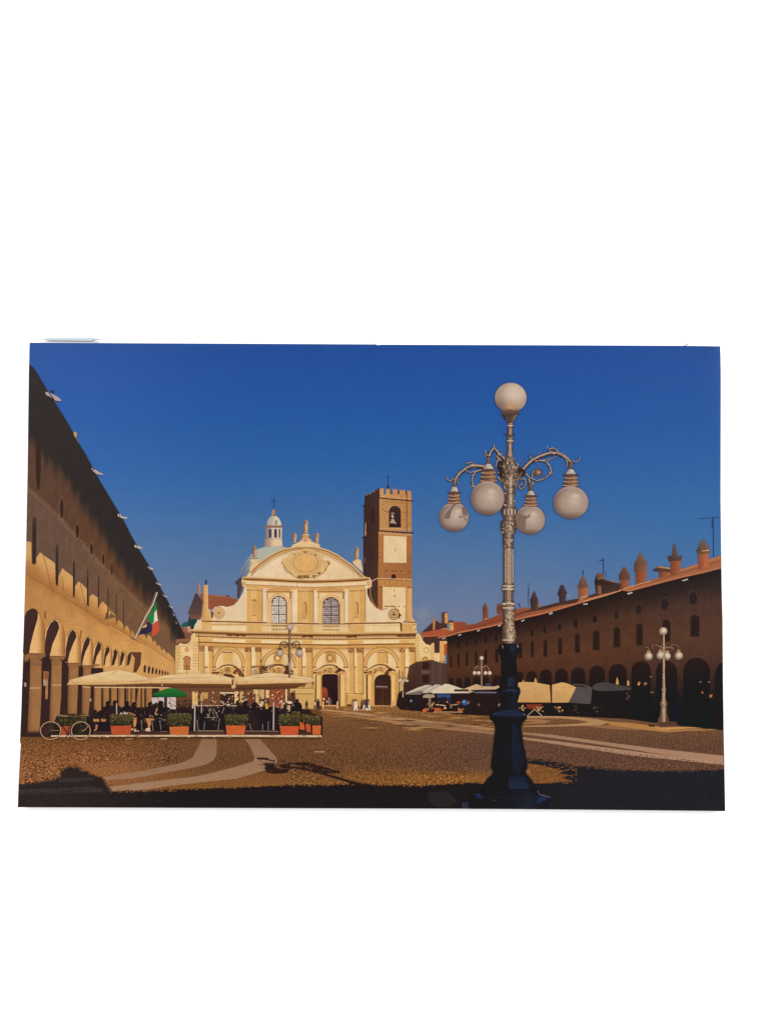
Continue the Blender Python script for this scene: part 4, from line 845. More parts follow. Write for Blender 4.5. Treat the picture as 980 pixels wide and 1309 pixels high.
umb('umbrella', MK, "640,150 740,112 790,128 870,130 905,122 910,138 880,150 760,152 690,178 680,150", None, (202, 166, 126), 'tan umbrella beside the lamp post', mk, [("700,155 860,150 850,160 705,165", (58, 40, 36)), ("800,112 830,108 855,120 820,124", (66, 76, 112)), ("720,172 770,168 890,170 885,178 730,178", (116, 112, 130))])
s = Part('blue_tarp', M_CLOTH, mk, 'blue sheet hanging at the back of the stall'); s.poly(MK("450,188 552,188 550,212 520,215 510,205 455,214"), (52, 76, 122)); s.build()
s = Part('market_awning', M_CLOTH, label='row of canvas stall roofs right of the lamp post, two of them sunlit')
s.poly(MK2("60,215 450,222 600,230 620,130 870,130 900,320 400,322 130,322 60,230"), (32, 25, 26), 0)
aw = s.build()
s = Part('canvas', M_CLOTH, aw, 'long sunlit tan canvas side'); s.poly(MK2("68,72 110,66 200,72 300,90 308,218 62,218 75,180 65,110"), vg(873, (208, 162, 102), 898, (196, 148, 90)), 0); s.line(MK2("188,82 190,216"), .4, (176, 130, 80), 1); s.line(MK2("62,218 310,220"), .8, (110, 72, 44), 1); s.build()
s = Part('canvas', M_CLOTH, aw, 'short sunlit tan canvas side'); s.poly(MK2("318,88 390,70 430,78 495,105 440,218 318,220"), vg(873, (214, 166, 104), 898, (200, 152, 92)), 0); s.poly(MK2("375,112 415,106 420,112"), (170, 122, 72), 1); s.line(MK2("312,92 314,220"), 1.5, (84, 46, 36), 1); s.build()
s = Part('canvas', M_CLOTH, aw, 'grey canvas side in shadow'); s.poly(MK2("495,100 600,108 612,120 602,230 445,220"), (86, 76, 74), 0); s.line(MK2("470,85 540,88 605,108"), 1.2, (100, 84, 76), 1); s.build()
s = Part('canvas', M_CLOTH, aw, 'dark grey canopy top at the far right'); s.poly(MK2("615,100 640,78 700,68 760,80 900,110 898,122 820,132 700,134 640,130 612,118"), (74, 66, 66), 0); s.poly(MK2("610,135 860,135 868,300 610,300"), (34, 27, 28), 0); s.build()
for q, lab in (("185,70 190,45 196,35 204,55 208,74", 'small gilt finial'), ("98,68 105,48 112,68", None), ("786,84 790,50 796,30 806,60 808,86", 'pointed ochre finial'), ("868,92 870,60 878,55 886,70 884,96", None), ("945,85 955,72 965,85 955,95", None)):
    s = Part('finial', M_FLAT, aw, lab, keep=True); s.poly(MK2(q), (204, 148, 84)); s.build()
up()
s = Part('stall_goods', M_CROWD, aw, 'goods and trestle under the sunlit canvas'); r = random.Random(5)
s.poly(MK2("125,232 245,232 240,262 195,268 135,262"), (126, 56, 36), 0)
s.blobs(14, (660, 902, 671, 908), (.6, 1.5), [(196, 150, 96), (150, 104, 64), (216, 176, 124)], 1, r); s.blobs(10, (686, 903, 694, 910), (.6, 1.4), [(176, 130, 80), (206, 160, 106)], 1, r)
s.blobs(12, (709, 903, 719, 910), (.7, 1.6), [(190, 142, 88), (120, 84, 56), (216, 172, 110)], 1, r); s.blobs(8, (732, 903, 744, 911), (.7, 1.8), [(76, 54, 44), (60, 44, 40)], 1, r); s.blobs(9, (758, 900, 768, 911), (.5, 1.5), [(96, 84, 80), (130, 110, 100), (60, 54, 56)], 1, r)
s.line(MK2("135,318 188,268 245,318"), .9, (200, 166, 130), 2); s.line(MK2("130,322 410,324"), 1.3, (186, 146, 106), 2); s.blobs(5, (800, 884, 804, 894), (.6, 1.2), [(130, 104, 90), (90, 70, 64)], 1, r)
s.build()

# ---------------------------------------------------------------- left arcade building
A2 = Fr(20, 600, 240); A3 = Fr(20, 780, 200); A4 = Fr(130, 650, 110, 686); A6 = Fr(35, 450, 100, 770); A7 = Fr(35, 600, 100); AC = Fr(20, 820, 110); AU = Fr(120, 850, 120)
SOF = [(36, 560), (60, 590), (81, 607), (106, 649), (125, 675), (147, 712), (172, 748), (191, 768), (212, 790), (224, 822), (228, 850)]
COR = [(36, 623), (79, 664), (118, 708), (155, 747), (191, 781), (224, 812)]
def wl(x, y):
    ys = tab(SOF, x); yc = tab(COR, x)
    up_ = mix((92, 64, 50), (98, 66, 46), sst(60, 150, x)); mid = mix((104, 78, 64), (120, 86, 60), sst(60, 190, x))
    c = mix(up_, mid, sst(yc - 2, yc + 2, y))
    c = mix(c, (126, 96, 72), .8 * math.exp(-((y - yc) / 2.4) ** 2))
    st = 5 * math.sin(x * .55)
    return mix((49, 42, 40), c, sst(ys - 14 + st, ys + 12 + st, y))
EDGE = A6("24,118 60,150 110,225 190,360 262,480 340,600 420,730 470,830 510,900 580,1010 640,1130 740,1309") + A4("170,80 240,220 300,330 370,440 430,550 480,650 540,760 590,860 640,960 670,1035 590,1040 585,1260")
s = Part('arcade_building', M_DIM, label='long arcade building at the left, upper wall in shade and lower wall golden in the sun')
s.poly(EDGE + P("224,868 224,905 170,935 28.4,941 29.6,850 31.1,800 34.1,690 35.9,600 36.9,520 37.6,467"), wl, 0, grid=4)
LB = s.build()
# sunlit lower wall
lit = A2("62,375 84,380 86,495 103,500 105,470 130,432 150,450 195,480 208,490 212,608 222,612 226,560 246,515 262,530 302,560 304,672 310,670 313,610 330,585 350,600 380,630 378,715 386,718 388,665 402,650 435,672 438,715 446,700 458,690 485,720 488,775 494,755 505,742 530,770") + \
      A3("560,60 566,20 580,2 600,15 632,45 638,85 645,60 655,65 680,95 684,125 692,95 705,105 718,130 722,160 728,122 745,150 765,165 790,150 800,140 822,180 830,155 850,165 862,205 868,190 880,198 890,230 896,215 910,235 915,255 925,240 940,255 945,280 955,262 975,285 985,300") + P("221,840 224,848")
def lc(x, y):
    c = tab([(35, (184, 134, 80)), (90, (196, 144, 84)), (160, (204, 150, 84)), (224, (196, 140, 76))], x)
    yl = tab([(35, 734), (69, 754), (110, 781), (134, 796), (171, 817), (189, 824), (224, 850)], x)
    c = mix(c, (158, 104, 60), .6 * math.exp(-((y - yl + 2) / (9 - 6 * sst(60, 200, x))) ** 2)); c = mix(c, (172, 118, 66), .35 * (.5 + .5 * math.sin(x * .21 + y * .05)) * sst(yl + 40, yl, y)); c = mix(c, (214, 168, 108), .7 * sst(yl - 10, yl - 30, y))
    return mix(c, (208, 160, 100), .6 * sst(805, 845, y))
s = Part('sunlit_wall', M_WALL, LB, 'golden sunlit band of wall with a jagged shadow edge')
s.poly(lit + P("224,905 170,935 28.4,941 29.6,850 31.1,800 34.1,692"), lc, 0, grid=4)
for q in ("145,450 160,500 185,600 195,640", "340,600 352,650 372,720 375,745", "245,560 250,600 255,640"): s.line(A2(q), .7, (130, 88, 56), 1)
s.line(A2("60,548 200,630 370,740 470,812"), .8, (150, 98, 58), 1); s.line(A3("570,85 640,130 740,185 830,222 980,318"), .8, (168, 112, 60), 1)
s.line(A3("590,100 700,165 760,205"), .6, (232, 182, 112), 1)
for q in ("150,740 160,738 160,785 150,780", ): s.poly(A2(q), (156, 104, 60), 1)
for q in ("405,130 418,125 414,175 406,180", "185,5 195,0 195,55 188,60"): s.poly(A3(q), (150, 102, 58), 1)
s.build()
s = Part('arcade_gloom', M_DARK, LB, 'dark inside of the arcade between its columns')
s.poly(AC("100,130 350,135 390,162 565,165 600,242 755,244 765,268 885,268 890,300 1000,302 1010,400 1640,480 1640,700 1400,1085 66,1085 64,1000 78,500 92,250"), (56, 38, 36), 0)
for q in ("320,335 380,340 385,380 375,430 322,430", ): s.poly(AC(q), (150, 92, 54), 1)
s.poly(AC("320,428 345,430 350,505 322,508"), (168, 146, 140), 1); s.poly(AC("350,430 375,425 370,655 342,655"), (172, 122, 80), 1); s.poly(AC("100,470 125,468 128,510 108,515"), (190, 150, 120), 1)
s.poly(AC("848,650 865,650 866,680 850,680"), (200, 170, 150), 1)
s.build()
s = Part('hanging_banner', M_CLOTH, LB, 'dark brown banner hanging on the sunlit wall'); s.poly(A3("722,262 790,262 784,340 758,388 738,390 748,300 730,275"), (98, 60, 40)); s.build()
GL = (66, 44, 40)
ARC = ["58,45 72,8 100,-10 125,-10 143,15 140,55 118,130 95,220 88,268 48,268", "186,290 187,200 199,130 220,82 248,60 268,75 276,108 262,150 235,210 217,285", "314,322 317,240 330,170 345,135 362,122 380,140 383,170 365,205 340,270 328,330",
       "411,347 414,270 430,205 445,175 457,166 469,185 462,215 440,260 425,310 420,347", "486,352 490,300 502,240 515,205 525,198 538,215 535,245 510,290 500,330 495,357", "555,345 558,280 568,240 580,225 591,240 588,262 570,290 561,345",
       "606,345 610,300 618,255 629,244 641,262 636,290 618,345", "655,345 658,290 667,265 675,257 685,275 680,300 664,345", "700,345 703,290 712,270 722,262 728,275 722,310 710,345", "803,390 803,355 812,338 820,355 815,390", "830,395 830,360 838,345 846,362 840,395", "853,398 854,368 861,352 868,368 864,398",
       "876,400 877,375 884,360 890,375 886,400", "897,403 898,380 904,366 910,380 906,403", "916,405 917,384 922,372 928,385 925,405", "934,406 935,388 940,378 945,390 942,406", "950,408 951,392 955,383 960,394 957,408"]
for (x0_, x1_, px_, py_, b_) in ((50, 185, 108, -10, 268), (187, 310, 250, 56, 285), (315, 410, 364, 118, 328), (412, 486, 456, 162, 345), (487, 552, 524, 194, 352), (555, 606, 581, 221, 350), (608, 652, 630, 240, 350), (656, 698, 677, 253, 350)):
    s = Part('arch_reveal', M_WALL, LB, keep=True)
    pp = [(x0_, b_), (x0_ + 1, (b_ + py_) * .5)] + [((x0_ + x1_) / 2 + (px_ - (x0_ + x1_) / 2) * math.sin(math.pi * k / 10) - (x1_ - x0_) / 2 * math.cos(math.pi * k / 10), py_ + (b_ - py_) * .55 * (1 - math.sin(math.pi * k / 10))) for k in range(1, 10)] + [(x1_ - 1, (b_ + py_) * .5), (x1_, b_)]
    pp = [(max(20 + a / 4.9, 31.6), 780 + b / 4.9) for a, b in pp]; xa, xb = 20 + x0_ / 4.9, 20 + x1_ / 4.9
    s.poly(pp, lambda x, y, xa=xa, xb=xb: mix((222, 176, 114), (166, 114, 64), sst(xa + (xb - xa) * .62, xb, x)), 0, grid=2); s.line(pp[3:], .8, (140, 92, 54), 1); s.build()
up(2)
for q in ARC:
    s = Part('arch_opening', M_DARK, LB, keep=True); s.poly(A3(q), GL); s.build()
up()
def colm(fr, sh, cap, col, lab=None):
    s = Part('column', M_WALL, LB, lab); p = fr(sh); x0 = min(a for a, b in p); x1 = max(a for a, b in p)
    s.poly(p, lambda x, y: mix(tuple(v * .74 for v in col), col, sst(x0, x0 + (x1 - x0) * .35, x) * (1 - .25 * sst(x1 - 2, x1, x))), 0, grid=3)
    if cap: s.poly(fr(cap), tuple(v * .9 for v in col), 1)
    return s
STN = (158, 112, 70)
s = colm(AC, "172,240 300,240 300,560 290,800 275,1030 140,1035 150,800 165,500", "105,155 160,135 340,135 350,165 305,190 302,265 175,270 165,205 110,235", (158, 113, 72), 'thickest column at the left edge')
s.line(AC("170,530 295,528"), 1.0, (214, 170, 124), 2); s.poly(AC("150,190 165,185 180,215 170,235 155,220"), (90, 58, 40), 2); s.poly(AC("270,195 300,200 310,225 290,215"), (90, 58, 40), 2); s.line(AC("160,145 340,143"), .8, (126, 82, 52), 2); s.line(AC("175,272 300,270"), .6, (120, 80, 52), 2); s.line(AC("140,1025 270,1020"), 1.2, (96, 62, 44), 2); s.build()
s = colm(AC, "415,260 530,255 525,600 505,850 470,910 390,915 400,600", "390,165 560,165 565,200 530,215 532,270 415,272 410,215 395,200", (160, 115, 72), 'second column from the left')
s.line(AC("418,497 525,495"), 1.0, (216, 172, 124), 2); s.poly(AC("395,195 420,200 418,230 400,215"), (90, 58, 40), 2); s.poly(AC("515,200 545,205 540,232 520,222"), (92, 58, 40), 2); s.line(AC("392,170 560,168"), .7, (126, 82, 52), 2); s.build()
s = colm(AC, "610,280 722,285 715,500 700,835 595,830 600,500", "600,240 755,242 750,275 720,280 722,300 612,295 600,270", STN, 'third column from the left'); s.line(AC("600,245 755,245"), .7, (130, 86, 54), 2); s.build()
s = colm(AC, "775,305 865,300 858,600 830,845 758,840 762,500", "758,268 885,268 880,300 770,305", STN, 'fourth column from the left'); s.line(AC("765,515 858,522"), .9, (220, 176, 128), 2); s.build()
for q, cp in (("6,215 82,215 80,495 4,495", "-8,-8 66,-8 62,10 -2,12"), ("98,215 162,215 160,495 100,495", None), ("182,215 244,215 244,495 182,495", None), ("260,215 322,215 320,495 260,495", None), ("344,215 352,215 352,470 344,470", None), ("358,215 388,215 386,440 358,440", None),
              ("396,215 436,215 434,440 396,440", None), ("470,215 492,215 490,500 444,500 448,400", None), ("504,215 530,215 530,500 504,500", None), ("546,215 612,215 608,330 600,400 546,500", None)):
    s = colm(AU, q, cp, (170, 122, 74)); s.keep = True; s.line([AU(q)[0], AU(q)[1]], .8, (226, 182, 130), 1); s.build()
up(2)
for (cx, y0, y1, hw, p) in ((49.5, 555, 626, 3.3, 0), (79.5, 636, 662, 2.3, 1), (99.3, 670, 687, 2.2, 1), (117.5, 694, 708, 1.8, 1), (132.5, 707, 722, 1.3, 1), (143.5, 720, 734, 1.0, 0)):
    s = Part('oval_window', M_DARK, LB); c = wl(cx, (y0 + y1) / 2)
    if p: s.disc(cx, (y0 + y1) / 2, hw + 1.8, (y1 - y0) / 2 + 4, lambda x, y: tuple(v * 1.1 for v in wl(x, y)), 0, rings=2)
    s.disc(cx, (y0 + y1) / 2 + 1, hw, (y1 - y0) / 2, tuple(v * .62 for v in c), 1); s.build()
for (x, y0, y1, w) in ((44.5, 660, 721, 5.0), (73.4, 696, 748, 3.4), (95, 716, 764, 2.6), (112.6, 727, 775, 2.0), (126.5, 735, 778, 1.6), (138.5, 748, 790, 1.3), (149, 757, 800, 1.1), (158.5, 766, 806, 1)):
    s = Part('tall_window', M_DARK, LB); s.poly([(x - w / 2, y0 + 4), (x, y0), (x + w / 2, y0 + 3), (x + w / 2 - .3, y1), (x - w / 2, y1 - 2)], lambda x_, y_: mix((74, 56, 50), (58, 42, 38), sst(y0, y0 + 20, y_)), 0, grid=6); s.build()
for k, q in enumerate(["180,395 215,395 270,425 300,440 340,475 325,488 270,475 230,440 190,425", "630,1145 665,1150 700,1175 755,1205 740,1215 690,1205 640,1165"]):
    s = Part('floodlight', M_FLAT, LB, 'largest eave floodlight at the upper left' if k == 0 else None); s.poly(A6(q), (178, 160, 156)); p = A6(q); s.line([p[1], p[6]], 1.4, (44, 38, 42), 1)
    s.line([(p[5][0], p[5][1]), (p[6][0], p[6][1] + .6), (p[7][0], p[7][1] + .6)] if len(p) > 8 else [p[4], p[5]], .7, (40, 36, 44), 1); s.build()
s = Part('bird', M_FLAT, LB, 'small ochre figure on the eave'); s.poly(A6("455,800 468,785 488,788 492,820 485,845 470,835"), (190, 144, 96)); s.line(A6("480,840 510,895"), .8, (150, 116, 96), 0); s.build()
s = Part('bird', M_FLAT, LB, 'dark bird on the largest floodlight'); s.poly(A6("228,385 245,375 262,380 268,392 258,410 240,402"), (44, 44, 58)); s.build()
for q in ("128,45 150,42 165,62 210,70 205,82 170,80 135,65", "262,290 290,295 330,312 325,322 290,318 265,308", "365,462 385,465 418,482 412,490 385,486", "430,588 450,592 478,604 475,612 450,608", "488,686 505,690 528,702 524,710 500,702", "536,772 550,775 572,786 568,796 548,788", "565,835 585,850 580,858", "588,905 606,912 602,920"):
    s = Part('floodlight', M_FLAT, LB); p = A4(q); s.poly(p, (184, 168, 162)); s.line([((p[0][0] + p[1][0]) / 2 + .8, p[0][1]), ((p[0][0] + p[1][0]) / 2 + 1.6, p[-1][1] + 1)], .7, (52, 46, 56), 1); s.build()
s = Part('flag', M_CLOTH, label='green, white and red flag on a slanting white pole at the left arcade')
s.poly(A4("438,738 440,800 440,810 418,925 405,915 362,875 400,830"), (30, 128, 64), 0); s.poly(A4("440,805 448,880 450,892 400,925 418,905 422,830"), (226, 208, 192), 1)
s.poly(A4("452,890 465,965 440,1000 408,1022 402,985 408,925"), (200, 84, 56), 1)
s.poly(A4("370,900 400,920 405,975 360,1000 300,1005 320,960 345,930"), (48, 44, 70), 0); s.poly(A4("325,945 362,920 360,945 330,952"), (206, 168, 110), 1); fl = s.build()
s = Part('flagpole', M_FLAT, fl); s.line(A4("446,668 410,770 350,870 300,970 265,1045"), 1.5, (206, 184, 164), 0); s.line(A4("432,668 398,770 340,870"), .7, (150, 130, 118), 0); s.line(A4("230,1028 262,1045 275,1035"), 1.4, (120, 80, 50), 1); s.build()

# ---------------------------------------------------------------- cafe terrace on the left
C2 = Fr(220, 860, 100); C3 = Fr(310, 860, 110)
s = Part('cafe_terrace', M_CROWD, label='cafe terrace with guests under big cream umbrellas on a low platform')
s.poly(P("62,941 66,930 90,917 118,916 128,908 150,905 180,904 206,902 215,880 246,880 300,882 376,880 376,890 394,905 399,912 412,916 412,941.5"), lambda x, y: mix((66, 42, 34), (36, 26, 28), sst(896, 915, y)), 0, grid=8)
s.rect(225, 879.5, 402, 903, lambda x, y: mix((128, 84, 52), (84, 56, 42), sst(883, 901, y)), 1, grid=6)
s.poly(C2("0,180 980,190 980,245 600,245 150,240 100,260 60,230"), (110, 70, 48), 2)
TR = s.build()
s = Part('terrace_backdrop', M_STONE, TR, 'sunlit church base glimpsed between the guests')
for x0, y0, x1, y1, c in ((246, 884, 253, 902, (222, 180, 112)), (256, 885, 266, 896, (196, 150, 88)), (300, 884, 305, 899, (230, 192, 128)), (307, 884, 311, 898, (216, 172, 108)), (324, 881, 331, 901, (216, 176, 112)), (332, 881, 338, 893, (206, 164, 104)), (340, 882, 344, 892, (226, 190, 132)), (365, 881, 367, 898, (230, 200, 150)), (371, 880, 402, 886, (214, 170, 106)), (377, 886, 402, 906, (208, 164, 98))):
    s.rect(x0, y0, x1, y1, c, 0)
s.rect(282, 886, 299, 898, (62, 40, 34), 1); s.rect(260, 893, 281, 901, (120, 74, 46), 1)
s.poly(C2("900,260 980,262 980,380 900,360"), (122, 70, 44), 1); s.rect(311, 886.5, 327, 901, (116, 66, 44), 1); s.rect(344.5, 882, 364.5, 903, (150, 76, 48), 1); s.line(P("354.5,882 354.5,903"), .7, (112, 60, 40), 2)
for k in range(5): s.line([(313 + k * 3, 886.5), (313 + k * 3, 901)], .5, (92, 54, 38), 2)
s.line(C3("600,240 800,240"), 1.0, (140, 94, 54), 2); s.line(C2("600,250 780,252"), 1.4, (236, 208, 168), 2)
s.poly(P("372,885 377,882 379,905 371,903"), (84, 54, 40), 2); s.build()
s = Part('poster', M_FLAT, TR, 'pale poster with red numerals behind the guests')
s.poly(AU("605,340 738,335 735,450 610,400"), (196, 182, 176)); s.line(AU("660,350 685,345 672,362 690,372 665,385"), 1.0, (176, 84, 60), 1); s.build()
s = Part('poster', M_FLAT, TR, 'second pale poster with red numerals'); s.poly(AU("768,335 858,335 858,460 790,460 768,430"), (204, 190, 182)); s.line(AU("785,350 808,350 795,368 812,378 788,388"), 1.0, (180, 84, 62), 1); s.line(AU("785,400 810,400 800,420 825,450"), 1.4, (170, 80, 60), 1); s.build()
s = Part('poster', M_FLAT, TR, 'third pale poster, partly hidden'); s.poly(C2("0,305 48,305 48,440 10,440"), (206, 192, 184)); s.line(C2("10,330 38,380"), 1, (180, 90, 70), 1); s.build()
# seated guests: dark silhouettes with lit limbs
def guest(cx, cy, h, col=(40, 29, 32), lean=0, lab='seated guest in dark clothes', lit_=None, skin=(120, 78, 56)):
    s = Part('person', M_CROWD, TR, lab); w = h * .36
    s.poly([(cx - w, cy + h), (cx - w * 1.05, cy + h * .5), (cx - w * .75 + lean * .5, cy + h * .28), (cx - w * .25 + lean, cy + h * .2), (cx + w * .3 + lean, cy + h * .2), (cx + w * .85 + lean * .5, cy + h * .32), (cx + w * 1.1, cy + h * .6), (cx + w, cy + h)], col, 0)
    s.disc(cx + lean, cy + h * .1, h * .125, h * .15, tuple(v * .9 for v in col), 1, seg=12)
    s.poly([(cx + lean + h * .05, cy + h * .06), (cx + lean + h * .12, cy + h * .1), (cx + lean + h * .07, cy + h * .19)], skin, 2)
    if lit_: 
        for p in lit_: s.line(p, 1.4, (196, 140, 96), 2)
    s.build()
gs = [(138.5, 897, 26, 0), (148.5, 896, 24, -1), (163, 897, 24, 0), (171, 898.5, 26, 1), (122, 908, 22, 0), (131, 912, 20, 1), (192.5, 898, 24, 0), (199, 899, 22, 1), (206, 897, 32, 0), (184, 908, 18, 0), (216, 905, 18, 0), (233, 904, 14, 0), (238, 903, 14, 1), (258, 904, 30, 0), (262, 910, 26, 1),
      (289, 897, 36, -1), (305, 896, 28, 0), (313, 897, 30, 1), (327, 899, 38, -1), (318, 906, 26, 0), (345, 905, 30, 0), (355, 905, 26, 1), (364, 902, 22, 0), (380, 894, 16, 0)]
labs = ['seated guest in dark clothes leaning over a table', 'seated guest with dark back turned', 'guest in black with a bent head', 'guest turned to the right in dark clothes']
for k, (x, y, h, l) in enumerate(gs): guest(x, y, h, [(40, 29, 32), (46, 33, 34), (34, 27, 33)][k % 3], l, 'one of the dark silhouetted cafe guests')
s = Part('person', M_CROWD, TR, 'guest in white shirt leaning forward, bare lit leg'); s.poly(AU("270,512 290,492 340,486 360,500 360,520"), (196, 178, 166), 0); s.poly(AU("355,488 400,500 440,520 430,530 390,515"), (188, 122, 76), 0)
s.poly(AU("412,548 450,545 448,600 440,640 448,680 470,692 425,695 420,650"), (204, 138, 88), 1); s.poly(AU("425,680 475,682 475,696 420,694"), (226, 200, 176), 2); s.poly(AU("392,660 412,662 415,682 395,680"), (206, 180, 160), 1); s.build()
s = Part('person', M_CROWD, TR, 'guest in shorts with lit legs and white shoes'); s.poly(AU("535,560 600,555 640,565 600,580 590,640 596,690 560,692 570,640 560,590"), (196, 132, 84), 0); s.poly(AU("525,680 560,655 590,660 598,688 560,692"), (214, 186, 158), 1); s.poly(AU("640,500 660,445 672,450 660,500 655,530 640,520"), (200, 132, 84), 1); s.build()
s = Part('person', M_CROWD, TR, 'guest with lit knees beside the bicycle'); s.poly(AU("0,560 60,565 62,590 0,592"), (186, 122, 76), 0); s.poly(AU("78,560 130,558 132,588 85,592"), (186, 120, 74), 0); s.poly(AU("25,620 45,625 38,670 10,690 0,688 20,665"), (190, 126, 80), 0); s.build()
s = Part('person', M_CROWD, TR, 'waiter in a pale shirt between the tables'); s.poly(C3("508,370 545,368 545,410 530,470 508,468"), (190, 160, 130), 0); s.poly(C3("510,320 560,325 568,348 515,352"), (214, 190, 168), 1); s.disc(*C3("528,305")[0], 1.6, 1.9, (90, 60, 48), 1, seg=10); s.build()
s = Part('person', M_CROWD, TR, 'standing guest in a yellow top'); s.poly(C3("258,350 285,345 298,400 280,415 255,400"), (206, 150, 60), 0); s.disc(*C3("272,330")[0], 1.5, 1.8, (84, 56, 46), 1, seg=10); s.build()
s = Part('person', M_CROWD, TR, 'standing guest with a white cap'); s.poly(C3("205,325 235,320 245,345 230,380 215,420 195,380"), (196, 172, 150), 0); s.disc(*C3("438,328")[0], 1.7, 1.9, (216, 196, 176), 1, seg=10); s.poly(C3("440,350 465,345 468,400 445,405"), (176, 140, 116), 0); s.build()
s = Part('table_clutter', M_CROWD, TR, 'chairs, tables and glasses among the guests', kind='stuff'); r = random.Random(12)
s.blobs(80, (124, 908, 212, 934), (.6, 2.0), [(34, 26, 30), (52, 38, 36), (92, 62, 46), (28, 23, 28)], 0, r)
s.blobs(120, (246, 904, 400, 935), (.6, 2.4), [(30, 24, 29), (44, 32, 34), (26, 22, 28), (60, 44, 42)], 0, r)
s.blobs(150, (246, 884, 376, 905), (.5, 1.5), [(206, 176, 150), (150, 104, 74), (60, 42, 38), (176, 132, 92), (44, 32, 34), (226, 200, 174)], 0, r)
s.blobs(26, (182, 912, 212, 926), (.4, 1.0), [(190, 150, 116), (110, 80, 62), (150, 120, 100), (206, 172, 140)], 1, r)
s.blobs(24, (265, 900, 282, 922), (.5, 1.0), [(186, 156, 130), (150, 122, 102), (110, 88, 76)], 1, r)
s.blobs(26, (215, 896, 246, 912), (.6, 1.5), [(120, 76, 50), (60, 40, 36), (40, 30, 32)], 0, r)
for a, b in (((270, 906), (266, 918)), ((271, 906), (275, 918)), ((273, 905), (279, 917)), ((262, 917), (278, 917)), ((252, 920), (254, 933)), ((281, 918), (279, 933)), ((262, 922), (261, 932)), ((284, 912), (287, 904)), ((319, 925), (322, 934)), ((336, 925), (336, 934)), ((343, 922), (343, 934)), ((205, 922), (206, 933)), ((195, 922), (196, 934)), ((181, 920), (182, 934)), ((300, 917), (301, 912))):
    s.line([a, b], .7, (150, 128, 112), 2)
s.blobs(10, (282, 896, 304, 902), (.6, 1.6), [(206, 186, 168), (176, 150, 130)], 1, r); s.line(P("246,901.6 285,901.8"), .9, (196, 166, 140), 2); s.line(P("292,902 303,902"), .9, (190, 160, 136), 2)
s.build()
for t, w, lab in (([AU("243,400")[0], AU("243,516")[0]], 1.5, 'short white post by the first hedge box'), ([C2("290,390")[0], C2("285,740")[0]], 1.7, 'white post between the second and third hedge box'), ([C2("375,365")[0], C2("372,500")[0]], 1.4, 'short white post'), ([C3("358,335")[0], C3("355,650")[0]], 1.7, 'white post beside the fourth hedge box')):
    s = Part('post', M_FLAT, TR, lab); s.line(t, w, (196, 178, 164)); s.line([(t[0][0] + w * .4, t[0][1]), (t[1][0] + w * .4, t[1][1])], .4, (110, 92, 86), 1); s.build()
s = Part('platform', M_PAVE, TR, 'long white-edged low platform')
s.rect(120, 934.5, 400, 939.6, (70, 46, 38), 0); s.line(P("205,935 214,935"), 1, (120, 90, 74), 1); s.line(P("252,934 286,934"), 1.1, (150, 118, 94), 1); s.line(P("252,936.6 286,936.8"), .8, (110, 80, 62), 1); s.line(P("314,934.4 356,934.6"), 1.2, (130, 100, 84), 1)
s.poly(P("66,939.6 200,939.2 300,939.2 411,939.6 411.6,942.4 300,941.6 130,941.4 66,941.8"), (212, 178, 142), 2); s.blobs(60, (70, 939.6, 408, 941.8), (.4, 1.4), [(190, 154, 120), (226, 196, 160), (170, 132, 100)], 3, random.Random(3), 2.5)
s.poly(P("110,941.6 411,942.2 410,944.2 300,943.8 120,943.6"), (82, 50, 34), 3); s.line(P("160,944.6 170,944.2"), .9, (196, 146, 90), 4); s.line(P("206,944.4 214,944.2"), 1.2, (206, 156, 100), 4); s.build()
# hedge boxes
def hedge(pot, hd, pc, lab):
    s = Part('hedge_box', M_CLOTH, TR, lab); s.poly(pot, pc, 0); s.line([pot[0], pot[1]], .9, tuple(min(255, v * 1.15) for v in pc), 1); h = s.build()
    s = Part('hedge', M_LEAF, h); r = random.Random(int(hd[0][0])); s.poly(hd, vg(min(b for a, b in hd), (84, 72, 40), max(b for a, b in hd), (40, 38, 27)), 0, grid=3)
    x0 = min(a for a, b in hd); x1 = max(a for a, b in hd); y0 = min(b for a, b in hd); y1 = max(b for a, b in hd)
    s.blobs(int((x1 - x0) * 9), (x0, y0 - .2, x1, y1 - .6), (.3, .8), [(38, 38, 26), (74, 66, 36), (112, 92, 56), (56, 54, 30), (104, 78, 48), (150, 128, 82)], 1, r); s.blobs(int((x1 - x0) * 2), (x0, y1 - 6, x1, y1 - .6), (.4, 1.1), [(34, 34, 24), (44, 42, 28)], 2, r); s.build()
hedge(A3("285,728 345,728 340,782 290,782"), A3("260,660 300,650 440,655 450,700 345,722 285,728 262,700"), (168, 74, 46), 'small red hedge box behind the bicycle')
hedge(AU("178,636 398,636 385,726 190,726"), AU("172,520 200,512 400,512 418,525 416,632 180,636"), (184, 80, 48), 'red hedge box, first in the row')
hedge(P("216.8,928 242,927.8 241,938.8 218,939"), P("213.6,913 218,911.6 240,911.4 245,914 245,928 216,929"), (196, 104, 52), 'orange hedge box, second in the row')
hedge(C2("675,664 925,664 905,772 690,772"), C2("662,560 680,530 900,522 950,535 958,570 940,660 670,662"), (200, 96, 50), 'orange hedge box, third in the row')
hedge(C3("650,558 700,562 712,650 655,645"), C3("560,440 660,440 670,560 650,560 560,475"), (196, 92, 48), 'narrow tilted hedge box')
hedge(C3("718,580 772,582 778,675 730,668"), C3("672,470 720,462 765,490 770,585 715,578 690,570"), (192, 88, 46), 'second narrow tilted hedge box')
hedge(C3("793,604 895,604 888,702 800,702"), C3("768,490 800,482 870,488 890,515 888,590 790,604"), (198, 98, 48), 'last hedge box at the right end')
